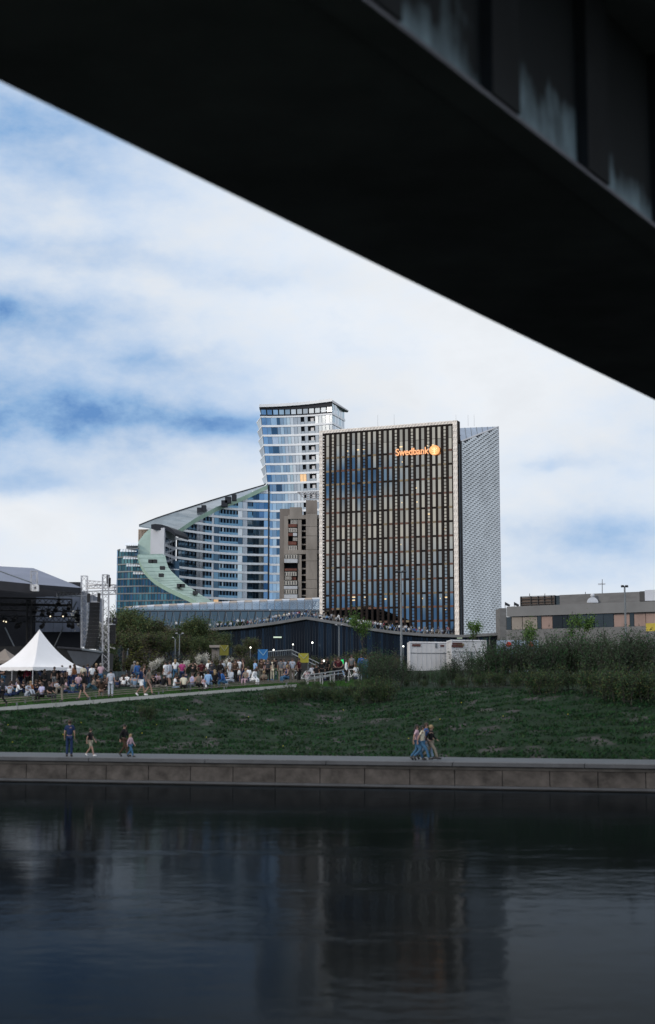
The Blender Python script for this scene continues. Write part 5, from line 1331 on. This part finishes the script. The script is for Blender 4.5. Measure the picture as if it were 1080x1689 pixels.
# --- crowd on the lawn.  face 0 looks at the camera, 180 at the stage and back, 90 to the right
W = {'a':'under the white tent','b':'in front of the black curtain','c':'on the concrete walkway','d':'near the white blossom trees','e':'behind the wooden rails','f':'near the blue banner','g':'near the yellow banner','h':'left of the scrub'}
CR = [
(4,84.3,'walk',80,'dark grey','trousers','black','short','black hair','long','c'),(-14,86,'walk',-80,'navy','trousers','jeans','short','brown hair','long','c'),
(6,101,'sit_ground',150,'lilac','trousers','navy','short','black hair','short','a'),(16,100,'sit_cross',170,'light grey','trousers','navy','short','brown hair','short','a'),(20,102,'sit_ground',100,'pink','trousers','navy','short','brown hair','short','a'),
(28,101,'sit_ground',-110,'white','trousers','navy','short','brown hair','long','a'),(45,107,'stand',180,'red','trousers','black','short','brown hair','long','a'),(39,103,'sit_cross',0,'black','trousers','black','long','black hair','long','a'),
(45,99,'sit_ground',-60,'light grey','trousers','light grey','long','black hair','short','a'),(54,101,'sit_back',-70,'orange','trousers','black','long','blond hair','none','a'),(61,102,'sit_ground',40,'black','trousers','navy','short','brown hair','short','a'),
(69,91.3,'sit_bench',30,'lilac','trousers','black','short','brown hair','short','e'),(73,99,'stand',180,'black','trousers','black','long','brown hair','long','a'),(82,91.0,'sit_bench',-50,'black','trousers','dark grey','short','brown hair','short','e'),
(89,105,'stand',10,'black','shorts','grey','short','black hair','short','a'),(95,101,'sit_ground',20,'light grey','trousers','black','short','brown hair','short','a'),(101.5,107,'stand',0,'navy','trousers','black','short','brown hair','short','a'),
(103,87.9,'leg_up',100,'black','trousers','beige','short','brown hair','long','c'),(107,101,'sit_cross',-100,'pink','trousers','navy','long','brown hair','short','a'),
(115,106,'stand',170,'white','trousers','navy','short','brown hair','short','b'),(121.5,105,'stand',120,'orange','trousers','navy','long','brown hair','none','b'),(129,102,'sit_bench',-20,'pink','trousers','navy','long','brown hair','short','b'),
(120,99,'sit_cross',180,'teal','trousers','navy','short','brown hair','long','b'),(138,87.9,'walk',85,'black','coat','black','long','black hair','long','c'),(137,107,'stand',170,'cream','trousers','black','short','black hair','short','b'),
(144,108,'stand',180,'navy','trousers','navy','short','brown hair','long','b'),(151,106,'stand',150,'white','trousers','dark grey','short','black hair','short','b'),(158,107,'stand',20,'black','trousers','black','short','blond hair','long','b'),
(156,103,'sit_ground',60,'beige','trousers','teal','short','brown hair','short','b'),(167,93.8,'sit_bench',170,'brown','coat','brown','long','black hair','long','e'),(172,97,'sit_cross',-30,'black','trousers','black','long','brown hair','long','b'),
(182.5,93.0,'stand',180,'light grey','trousers','light grey','short','black hair','short','e'),(210,107,'sit_ground',30,'white','trousers','white','short','brown hair','short','d'),(217,104,'sit_cross',180,'grey','trousers','dark grey','short','grey hair','long','d'),
(221,108,'stand',170,'grey','trousers','navy','short','grey hair','long','d'),(226,107,'stand',150,'blue','trousers','jeans','short','blond hair','long','d'),(222,103,'sit_cross',180,'pale denim','trousers','grey','short','brown hair','long','d'),
(231.5,88.8,'walk',-80,'navy','shorts','white','short','brown hair','short','c'),(238,100,'stand',-80,'black','trousers','jeans','long','brown hair','none','e'),(244.5,89.6,'walk',-75,'beige','coat','brown','long','black hair','short','c'),
(253,104,'sit_cross',10,'black','trousers','black','long','black hair','long','d'),(259,106,'sit_ground',-40,'pink','trousers','black','short','brown hair','short','d'),(264,107,'sit_ground',60,'grey','trousers','navy','short','brown hair','short','d'),
(268,101,'sit_back',40,'black','trousers','beige','long','black hair','long','d'),(273,103,'stand',130,'white','shorts','white','short','black hair','short','d'),(279.5,103,'stand',110,'light grey','coat','light grey','short','brown hair','long','d'),
(287,100,'sit_cross',-90,'white','trousers','pale denim','short','black hair','short','d'),(291,105,'sit_ground',0,'black','trousers','black','short','brown hair','short','d'),(300,105,'stand',180,'magenta','trousers','navy','short','black hair','short','e'),
(304,95.3,'sit_bench_lean',160,'cream','trousers','black','short','black hair','short','e'),(318,101,'arms_up',20,'black','trousers','black','short','brown hair','short','e'),(317,96,'sit_bench',30,'lilac','trousers','grey','short','brown hair','none','e'),
(327,96.5,'sit_bench',-30,'beige','trousers','black','long','brown hair','none','e'),(332,103,'hips',170,'maroon','trousers','black','short','black hair','short','e'),(338,98,'sit_ground',0,'pink','trousers','white','long','brown hair','short','e'),
(343,97.5,'sit_bench',190,'light blue','trousers','pale denim','short','brown hair','long','e'),(354,98.5,'sit_bench',170,'black','trousers','black','long','blond hair','short','e'),(349,105,'stand',0,'dark grey','trousers','navy','short','brown hair','long','e'),
(363,103,'stand',160,'black','trousers','navy','long','brown hair','long','e'),(366,106,'phone',180,'light grey','trousers','black','short','brown hair','short','e'),(372,102,'sit_ground',0,'black','trousers','black','short','brown hair','short','e'),
(371,98.5,'sit_bench_lean',100,'blue','trousers','jeans','short','brown hair','long','e'),(378,106,'stand',-70,'white','trousers','white','short','brown hair','short','e'),(382,100.5,'sit_bench',60,'light grey','trousers','light grey','short','brown hair','long','e'),
(388,104,'stand',30,'brown','trousers','black','long','brown hair','long','e'),(393,106,'stand',-10,'white','dress','white','long','black hair','short','f'),(400,105,'stand',80,'black','trousers','navy','long','brown hair','none','f'),
(405,101,'sit_bench',20,'beige','trousers','pink','short','blond hair','none','f'),(409,102,'sit_bench',170,'white','trousers','navy','short','black hair','short','f'),(416,100.5,'sit_bench_lean',-60,'white','trousers','white','long','black hair','long','f'),
(420.5,104,'stand',60,'light blue','trousers','black','short','brown hair','short','f'),(431,106,'stand',0,'brown','trousers','beige','long','brown hair','long','f'),(436,103,'sit_ground',20,'beige','trousers','brown','short','blond hair','short','f'),
(442,104,'stand',10,'dark grey','trousers','black','short','brown hair','short','f'),(449,106,'stand',0,'cream','trousers','cream','long','black hair','long','f'),(455,106,'stand',170,'black','trousers','green','short','black hair','short','f'),
(463,104,'stand',185,'grey','trousers','beige','short','black hair','short','f'),(468,106.5,'stand',20,'light grey','trousers','black','short','brown hair','long','f'),(473,102.5,'sit_bench',60,'navy','trousers','jeans','short','blond hair','none','f'),
(476,105,'stand',40,'black','trousers','beige','long','black hair','long','g'),(482,104.5,'stand',-20,'light grey','trousers','beige','short','brown hair','short','g'),(493,102,'stand',-60,'maroon','trousers','black','short','black hair','short','g'),
(515,108,'sit_bench',20,'light grey','trousers','dark grey','short','brown hair','short','g'),(531,106,'stand',0,'black','trousers','black','short','brown hair','long','g'),(540,106.5,'stand',60,'black','trousers','black','long','black hair','short','g'),
(552,107,'stand',0,'dark grey','trousers','black','short','brown hair','long','h'),(558,106,'hips',0,'maroon','trousers','black','short','brown hair','short','h'),(561,107.5,'stand',-40,'black','trousers','black','long','black hair','long','h'),
(571,101.5,'stand',-85,'white','trousers','black','short','brown hair','long','h'),(587,104,'sit_bench',-40,'white','trousers','light grey','short','brown hair','short','h'),(596,109,'stand',180,'blue','trousers','navy','short','brown hair','long','h'),
(603,109,'stand',150,'teal','trousers','jeans','short','black hair','long','h'),(580,110,'stand',20,'grey','trousers','black','short','brown hair','short','h')]
rp = random.Random(99)
CG = 'people on the lawn by the stage'
for (px_, D, pose, face, top, bot, botc, hair, hc_, slv, w) in CR:
    q = P(px_, 1130, D); z = terrain(q.x, D) + (.16 if w == 'c' else 0)
    if w == 'c': yy = YW(q.x)+rp.uniform(.5, 1.2); q = P(px_, 1150, yy); D = yy; z = ZW(q.x)+.14
    person(q.x, D, z+.03, -face if face not in (0, 180) else face, pose, top, bot, botc, hair, hc_, slv, rp.uniform(.94, 1.03), W[w], CG, skin_=rp.choice(('light','light','tan')))
tops = ['white','black','navy','light grey','pink','blue','black','grey','black','white','light blue','navy','dark grey','lilac','brown']
for i in range(52):
    px_ = rp.uniform(95, 590) if i > 12 else rp.uniform(-30, 100); D = rp.uniform(106, 113) if px_ > 240 or px_ < 100 else rp.uniform(103, 112); q = P(px_, 1130, D)
    pose = rp.choice(['sit_ground','sit_cross','sit_ground','stand','arms_front','sit_bench','sit_back'] if px_ > 160 else ['sit_ground','sit_cross','stand','arms_front','sit_back'])
    w = 'a' if px_ < 112 else 'b' if px_ < 205 else 'd' if px_ < 295 else 'e' if px_ < 385 else 'f' if px_ < 475 else 'g' if px_ < 545 else 'h'
    hair = rp.choice(['short','long']); person(q.x, D, terrain(q.x, D)+.02, rp.choice([0, 180, 180, 150, -140, 60, -60]), pose, rp.choice(tops), 'trousers', rp.choice(['black','navy','black','jeans','dark grey']), hair, rp.choice(list(HR)), rp.choice(['short','long']), rp.uniform(.9,1.02), W[w], CG, skin_=rp.choice(('light','tan')))
# --- people on the terrace roof
TG = 'people on the terrace roof'
n_t = 0
def tz(px_): a = TE(px_); return a
segs = [(280,352,6),(356,392,8),(395,430,8),(432,470,14),(472,520,20),(520,588,26),(590,640,14),(640,700,18),(700,745,8)]
for a0, a1, cnt in segs:
    for i in range(cnt):
        px_ = lerp(a0, a1, (i+rp.uniform(.1,.9))/cnt); a = TE(px_); dy = rp.uniform(.8, 2.6)
        pose = rp.choice(['stand','sit_bench','sit_bench','stand','arms_front','sit_bench_lean'])
        w = 'at the left end of the terrace' if px_ < 395 else 'left of the terrace peak' if px_ < 480 else 'near the terrace peak' if px_ < 530 else 'below the white frame on the terrace' if px_ < 600 else 'on the terrace left of the tall lamp' if px_ < 660 else 'at the right end of the terrace'
        person(a.x, a.y+dy, a.z+.02, rp.choice([0,0,180,60,-60]), pose, rp.choice(['white','black','navy','pink','light grey','white','light blue','white','beige','blue','cream','light grey','red','white']), 'trousers', rp.choice(['black','navy','beige','jeans']), rp.choice(['short','long']), rp.choice(list(HR)), rp.choice(['short','long']), rp.uniform(.95,1.05), w, TG, full=False)
# unique labels
SHORTP = {'standing with folded arms':'standing','standing with raised hand':'standing','standing with hands on hips':'standing','standing with arms raised':'standing','leaning forward on the bench':'sitting','sitting on the bench':'sitting','sitting on the grass':'sitting','leaning back on the grass':'leaning back'}
by = {}
for o in PEOPLE: by.setdefault(o['label'], []).append(o)
redo = [o for os_ in by.values() for o in os_ if len(os_) > 1 or len(o['label'].split()) > 16]
keys = set()
def short(l):
    for a, b in SHORTP.items(): l = l.replace(a, b)
    h, t_ = l.split(' top ', 1) if ' top ' in l else (l, '')
    if t_:
        for w_ in ('sitting cross legged','standing','walking','sitting','leaning back','resting one leg'):
            if w_ in t_: t_ = t_[t_.index(w_):]; break
        return h+' top '+t_
    return l
for o in redo: keys.add(short(o['label']))
by = {}
for o in PEOPLE:
    s_ = short(o['label'])
    if s_ in keys: by.setdefault(s_, []).append(o)
ORD = ['leftmost','second from left','third from left','fourth from left','fifth from left','sixth from left','seventh from left','eighth from left','ninth from left','tenth from left']
for s_, os_ in by.items():
    os_.sort(key=lambda o: o.location.x/o.location.y)
    for i, o in enumerate(os_):
        o['label'] = s_ if len(os_) == 1 else s_+', '+('rightmost' if i == len(os_)-1 else ORD[min(i, 9)])
for cats in ('shrub', 'bush'):
    by = {}
    for o in C.objects:
        if o.get('category') == cats: by.setdefault(o['label'].replace(' on top of the grass slope', ' on the slope'), []).append(o)
    for s_, os_ in by.items():
        os_.sort(key=lambda o: o.location.x/o.location.y)
        for i, o in enumerate(os_): o['label'] = s_ if len(os_) == 1 else s_+', '+('rightmost' if i == len(os_)-1 else ORD[min(i, 9)])
# ---------------------------------------------------------------- benches, rails
plank_m = mat('bench_wood', (.19,.17,.14), .8, var=.25, scale=2, stretch=(.3,3,3))
def rail_row(off, x0, x1, label, D_extra=0, hz_=.26):
    o = thing('long_bench', label, 'bench', 'long wooden bench rails on the lawn', (x0, YW(x0)+1.9+off, 0)); bx0, by0 = o.location.x, o.location.y
    x = x0
    while x < x1:
        b = min(x+4, x1); ya, yb_ = YW(x)+1.9+off, YW(b)+1.9+off; za, zb2 = terrain(x, ya)+hz_, terrain(b, yb_)+hz_
        m = MB(); m.hexa([(x-bx0,ya-by0,za),(b-.04-bx0,yb_-by0,zb2),(b-.04-bx0,yb_+.16-by0,zb2),(x-bx0,ya+.16-by0,za),(x-bx0,ya-by0,za+.06),(b-.04-bx0,yb_-by0,zb2+.06),(b-.04-bx0,yb_+.16-by0,zb2+.06),(x-bx0,ya+.16-by0,za+.06)], plank_m); m.build('plank', o)
        m = MB(); m.box(x+.2-bx0, x+.28-bx0, ya-by0+.05, ya-by0+.2, terrain(x, ya)-.1, za, steel); m.build('post', o); x = b
rail_row(1.6, -27, -.6, 'front wooden bench rail running above the concrete walkway')
rail_row(4.0, -27, -.6, 'middle wooden bench rail of the three on the lawn')
rail_row(6.4, -27, -.6, 'rear wooden bench rail nearest the seated crowd')
def rail2(px0, py0, px1, py1, D0, D1, label):
    a, b = P(px0, py0, D0), P(px1, py1, D1); o = thing('metal_rail', label, 'railing', 'metal rails right of the benches', tuple(a)); d_ = b-a
    m = MB(); m.tube(V((0,0,0)), d_, .035, .035, steel_l, 5); m.build('handrail', o)
    for t_ in (0,.33,.66,1): 
        m = MB(); q = d_*t_; g_ = terrain(a.x+q.x, a.y+q.y)-a.z; m.tube(q, V((q.x, q.y, min(g_, q.z-.3))), .03, .03, alu, 4); m.build('post', o)
rail2(504,1114,575,1104,101,104,'upper metal rail left of the man in white shirt')
rail2(508,1118,570,1110,100,102,'lower metal rail left of the man in white shirt')
rail2(506,1121,545,1115,99,101,'lowest short metal rail beside the bicycles')
# bicycles
def bicycle(px_, D, rz, label):
    q = P(px_, 1120, D); o = thing('bicycle', label, 'bicycle', 'bicycles parked by the rails', (q.x, D, terrain(q.x, D))); o.rotation_euler = (0,0,rz)
    for wx in (-.52, .52):
        m = MB(); n = 20
        for i in range(n):
            a, b = 2*math.pi*i/n, 2*math.pi*(i+1)/n; m.tube((wx+.33*math.cos(a),0,.35+.33*math.sin(a)), (wx+.33*math.cos(b),0,.35+.33*math.sin(b)), .022, .022, dark, 4, cap=False)
            if i % 2: m.tube((wx,0,.35), (wx+.33*math.cos(a),0,.35+.33*math.sin(a)), .005, .005, alu, 3, cap=False)
        m.build('wheel', o)
    m = MB(); bb, st_, hd_ = V((-.05,0,.32)), V((-.2,0,.85)), V((.38,0,.85))
    for a, b in ((bb,st_),(bb,hd_),(st_,hd_),(st_,V((-.52,0,.35))),(bb,V((-.52,0,.35))),(hd_,V((.52,0,.35)))): m.tube(a, b, .022, .022, white, 5)
    m.build('frame', o); m = MB(); m.box(-.32,-.1,-.06,.06,.90,.95,dark); m.build('saddle', o)
    m = MB(); m.tube((.38,0,.85),(.36,0,1.0),.018,.018,dark,5); m.tube((.36,-.27,1.02),(.36,.27,1.02),.018,.018,dark,5); m.build('handlebar', o)
bicycle(508, 104.5, .3, 'bicycle with white frame leaning by the person in maroon'); bicycle(484, 105.5, .5, 'bicycle standing among the crowd near the yellow banner'); bicycle(580, 105, -.2, 'bicycle parked right of the man in white shirt')
# banners
def banner(px0, px1, py0, py1, D, mt, lm, label):
    a, b = P(px0, py1, D), P(px1, py0, D); o = thing('banner', label, 'banner', loc=(a.x, D, a.z)); w, h_ = b.x-a.x, b.z-a.z
    m = MB(); m.box(0, w, 0, .05, 0, h_, mt); m.build('cloth', o); m = MB()
    m.tube((.05,-.02,h_-.05),(w*.55,-.02,h_*.42),.03,.03,lm,4); m.tube((w-.05,-.02,h_-.05),(w*.55,-.02,h_*.42),.03,.03,lm,4); m.build('printed_line', o)
    g_ = terrain(a.x, D)-a.z
    for xx in (.05, w-.05): m = MB(); m.tube((xx,.05,g_),(xx,.05,h_),.04,.04,steel,5); m.build('post', o)
banner(425,441.5,1071,1088,128, mat('banner_blue', (.012,.13,.36), .7, var=.1), mat('line_pale', (.25,.42,.55), .7, var=0), 'square blue banner with a pale envelope line pattern above the crowd')
banner(492,509,1077.5,1093,128, mat('banner_yellow', (.30,.27,.025), .7, var=.1), mat('line_grey', (.35,.36,.22), .7, var=0), 'square yellow banner with grey line pattern beside the stair railing')
banner(362,377,1064,1081,134, mat('banner_olive', (.20,.18,.02), .7, var=.2), mat('line_grey', (.35,.36,.22), .7, var=0), 'dull yellow banner half hidden among the trees')
m = MB(); a, b_ = P(385,1094,134), P(480,1084,134)
# ramp and stair railing
sr = thing('stair_ramp', 'concrete ramp with grey metal stair railing sloping down beside the yellow banner', 'ramp')
m = MB()
pts = [(430,1074),(481,1072),(525,1095),(525,1105),(430,1100)]
m.prism([P(x, y+9, 140) for x, y in pts[:3]]+[P(525,1112,140),P(430,1112,140)], (0,4,0), mat('ramp_dark', (.05,.05,.05), .9, var=.3)); m.build('ramp', sr)
m = MB()
for (a_, b2) in (((442,1075),(481,1072)),((481,1072),(526,1094)),((481,1078),(526,1100))): m.tube(P(*a_,139.8), P(*b2,139.8), .045, .045, steel_l, 5)
for i in range(14): t_ = i/13; m.tube(P(442+39*t_,1075-3*t_,139.8), P(442+39*t_,1084-3*t_,139.8), .025, .025, steel, 4)
for i in range(9): t_ = i/8; m.tube(P(481+45*t_,1072+22*t_,139.8), P(481+45*t_,1082+22*t_,139.8), .03, .03, steel, 4)
m.build('railing', sr)
m = MB(); a, b_ = P(345,1068,150), P(363,1064,150); m.box(a.x, b_.x, 150, 154, a.z, b_.z, concrete); m.box(a.x+.2, b_.x-.3, 150.5, 153, a.z-3, a.z-.01, concrete_dark); tag(m.build('concrete_shelter'), 'small concrete ledge with dark opening left of the dull yellow banner', 'shelter')
tag(bpy.data.objects['concrete_shelter'], cat='shelter')
m = MB(); q = P(564,1091,118); m.box(q.x-.2,q.x+.12,118,118.2,q.z-.25,q.z+.15, mat('green_glow', (.02,.4,.1), .5, var=0, emit=(.04,.8,.22), es=.6)); m.box(q.x-.33,q.x+.27,118.21,118.4,q.z-1.6,q.z+.3, dark); tag(m.build('illuminated_sign'), 'small bright green lit screen among dark figures', 'screen')
# hedge on terrace
hm = [make_shrub(61, 1.4, 5, 10, 900, .16, [leaf_h], .4)]
for x, D in ((376,341),(362,341),(395,342),(300,341),(313,341),(575,336),(600,337),(648,336)):
    a = TE(x); plant('hedge', hm[0], a.x, a.y+3, 1.0, x, {376:'long green hedge',362:'left part of green hedge',395:'right part of green hedge',300:'dark hedge at left',313:'dark hedge',575:'low dark hedge',600:'short hedge',648:'small hedge'}[x]+' on the terrace behind the seated people', 'hedge', 'hedges on the terrace', z=a.z, parts=('stems', 'foliage'))
# lamps
def lamp(px_, py_top, D, hw, kind, label, base_py=None):
    q = P(px_, py_top, D); z0 = terrain(q.x, D); o = thing('street_lamp', label, 'street lamp', 'street lamps', (q.x, D, z0)); h_ = q.z-z0
    w = hw*D/F; r0 = .09 if kind != 't' else .06
    m = MB(); m.tube((0,0,-.2),(0,0,h_-.15), r0*1.3, r0*.8, steel, 8); m.build('pole', o)
    if kind == 'disc':
        for s_ in (-1, 1):
            m = MB(); m.tube((s_*w*.55,0,h_-.06),(s_*w*.55,0,h_+.04), w*.5, w*.42, dark, 12); m.build('lamp_head', o)
        m = MB(); m.tube((-w,0,h_-.1),(w,0,h_-.1), .05, .05, dark, 5); m.build('arm', o)
    else:
        for s_ in ((-1, 1) if kind == 't' else (1,)):
            m = MB(); m.tube((0,0,h_-.1),(s_*w,0,h_), .03, .03, steel, 5); m.build('arm', o)
            m = MB(); m.hexa([(s_*w*.5,-.12,h_),(s_*w,-.12,h_+.03),(s_*w,.12,h_+.03),(s_*w*.5,.12,h_),(s_*w*.5,-.1,h_+.08),(s_*w,-.1,h_+.06),(s_*w,.1,h_+.06),(s_*w*.5,.1,h_+.08)], alu); m.build('lamp_head', o)
    return o
lamp(661,942,128,9,'disc','tall grey street lamp with flat heads in front of the office block')
lamp(1030,966,124,6,'disc','tall grey street lamp with flat heads in front of the low office block')
lamp(559,1031,165,7,'t','twin armed grey lamp post under the pavilion terrace')
lamp(296,1045,150,7,'t','taller of two thin lamp posts in front of the dark trees'); lamp(289,1052,154,-5,'s','shorter lamp post beside the twin armed one'); lamp(210,1071,140,2,'s','thin lamp post above the black fence')
# bollard lights
wl = mat('globe_light', (.9,.9,.85), .4, var=0, emit=(1,.96,.85), es=3.5)
for (x, y, D, lab) in ((413,1068,150,'small glowing white globe lamp left of the blue banner'),(451,1072,150,'small glowing globe lamp right of the blue banner'),(483,1063,160,'small glowing globe lamp at the top of the stair railing'),(534,1090,118,'small white lamp glowing beside the dark figures'),(665,1066,140,'small glowing lamp left of the white containers'),(515,1060,330,'glowing lamp inside the dark pavilion glass')):
    q = P(x, y, D); m = MB(); m.ball((0,0,0), .075 if D < 300 else .2, wl, 8, 6); o = thing('globe_lamp', lab, 'lamp', 'small glowing lamps', tuple(q)); place(m.mesh('globe'), 'globe', o); m = MB(); g_ = (terrain(q.x, D) if D < 300 else q.z-2)-q.z; m.tube((0,0,g_),(0,0,-.1), .04, .04, steel, 5); place(m.mesh('post'), 'post', o)
# containers
cw = mat('container_white', (.58,.58,.60), .6, var=.12, scale=.8, stretch=(1,1,.4)); bl_ = mat('label_brown', (.09,.03,.025), .7, var=.3, scale=3); bt_ = mat('label_tan', (.22,.15,.09), .7, var=.2)
def container(x0, xk, x1, y0, y1, D, label, signs):
    a, k, b = P(x0, y1, D+3.0), P(xk, y1, D), P(x1, y1, D+1.2); zt1 = P(xk, y0, D).z; zb1 = terrain(k.x, D)-.1
    o = thing('site_container', label, 'container', 'white containers behind the scrub', (k.x, k.y, zb1)); O = o.location.copy()
    A, K, Bp = [V((p.x-O.x, p.y-O.y, 0)) for p in (a, k, b)]; Dp = A+Bp-K; h_ = zt1-zb1
    m = MB(); m.hexa([K, Bp, Dp, A, K+V((0,0,h_)), Bp+V((0,0,h_)), Dp+V((0,0,h_)), A+V((0,0,h_))], cw); m.build('body', o)
    m = MB()
    for p, q in ((A, K), (K, Bp)):
        n_ = V((q.y-p.y, -(q.x-p.x), 0)).normalized(); n_ = n_ if n_.y < 0 else -n_
        for zz in (h_-.1, h_*.62, .1): m.tube(p+n_*.02+V((0,0,zz)), q+n_*.02+V((0,0,zz)), .05 if zz != h_*.62 else .03, .05 if zz != h_*.62 else .03, steel if zz == h_*.62 else cw, 4)
        L_ = (q-p).length
        for i in range(int(L_/.45)): c = p.lerp(q, (i+.5)*.45/L_)+n_*.015; m.tube(c+V((0,0,.1)), c+V((0,0,h_-.1)), .02, .02, cw, 4)
    for p in (A, K, Bp): m.tube(p, p+V((0,0,h_)), .07, .07, cw, 5)
    m.build('ribbing', o)
    for (t0, t1, z0_, z1_, mt) in signs:
        m = MB(); p, q = K.lerp(Bp, t0), K.lerp(Bp, t1); n_ = V((0,-.08,0)); m.hexa([p+n_+V((0,0,h_*z0_)), q+n_+V((0,0,h_*z0_)), q+V((0,0,h_*z0_)), p+V((0,0,h_*z0_)), p+n_+V((0,0,h_*z1_)), q+n_+V((0,0,h_*z1_)), q+V((0,0,h_*z1_)), p+V((0,0,h_*z1_))], mt); m.build('sign_plate', o)
    return o
container(673,676,739,1058,1097,132,'left white container with one brown sign plate near its corner',[(.06,.28,.84,.92,bl_),(.66,.72,.8,.94,steel),(.8,.9,.84,.9,bl_)])
container(738,745,802,1055,1096,129,'middle white container with two brown sign plates',[(.0,.32,.76,.84,bl_),(.02,.30,.85,.91,bl_),(.15,.36,.80,.88,bt_),(.55,.6,.1,.62,steel)])
pp = thing('painted_panel', 'large white hoarding with blue patches and red spots half hidden by scrub', 'hoarding')
m = MB(); a, b_ = P(820,1112,122), P(888,1056,122); m.box(a.x, b_.x, 122, 122.2, terrain(a.x,122), b_.z, mat('hoarding_paint', (.50,.55,.62), .7, var=.15, scale=1.2, col2=(.10,.20,.38))); m.build('board', pp)
rd = mat('red_spot', (.45,.03,.02), .7, var=.1)
for (x, y, r) in ((839,1063,.22),(876,1063,.22),(864,1093,.22),(874,1087,.15)):
    q = P(x, y, 121.95); m = MB(); m.prism([(q.x+r*math.cos(w), 121.95, q.z+r*math.sin(w)) for w in [2*math.pi*i/12 for i in range(12)]], (0,.06,0), rd); m.build('red_spot', pp)
ys = thing('yellow_sign', 'yellow hoarding at the right edge in front of the low office block', 'sign'); m = MB(); a, b_ = P(1066,1041,150), P(1130,1028,150); m.box(a.x, b_.x, 150, 150.2, a.z, b_.z, mat('yellow_board', (.55,.42,.06), .7, var=.15)); m.build('board', ys)
m = MB()
for x in (a.x+.2, b_.x-.2): m.tube((x,150.3,terrain(x,150)),(x,150.3,b_.z),.06,.06,steel,5)
m.build('post', ys)
# teal beach flag in the crowd
bf = thing('beach_flag', 'upright teal flag with small white marks above the crowd', 'flag'); q = P(389,1102,108); m = MB(); m.box(q.x-.13,q.x+.15,108,108.03,q.z,P(389,1091.5,108).z, mat('teal_flag', (.02,.20,.20), .7, var=.1)); m.build('cloth', bf); m = MB(); m.tube((q.x-.15,108,terrain(q.x,108)),(q.x-.15,108,P(389,1091,108).z),.02,.02,steel,4); m.build('pole', bf)
m = MB(); 
for k in range(3): m.box(q.x-.05,q.x+.08,107.97,107.99,q.z+.08+k*.13,q.z+.14+k*.13, white)
m.build('mark', bf)
# distant skyline behind everything, low tree line
fm = make_tree(71, 11, 10, 1500, .45, L_dark, .3, 4, 2.0)
for i in range(26):
    px_ = -260+i*72; D = 640+random.uniform(-40, 80)
    if 190 < px_ < 830: continue
    q = P(px_, 1100, D); plant('distant_tree', fm, q.x, D, random.uniform(.8,1.2), i, 'dark distant tree '+('far behind the stage' if px_ < 540 else 'far behind the low office block'), 'tree', 'distant trees on the skyline')

by = {}
for o in C.objects:
    if o.get('category') == 'tree' and 'distant' in o['label']: by.setdefault(o['label'], []).append(o)
for s_, os_ in by.items():
    os_.sort(key=lambda o: o.location.x)
    for i, o in enumerate(os_): o['label'] = s_+', '+('rightmost' if i == len(os_)-1 else ORD[min(i, 9)])
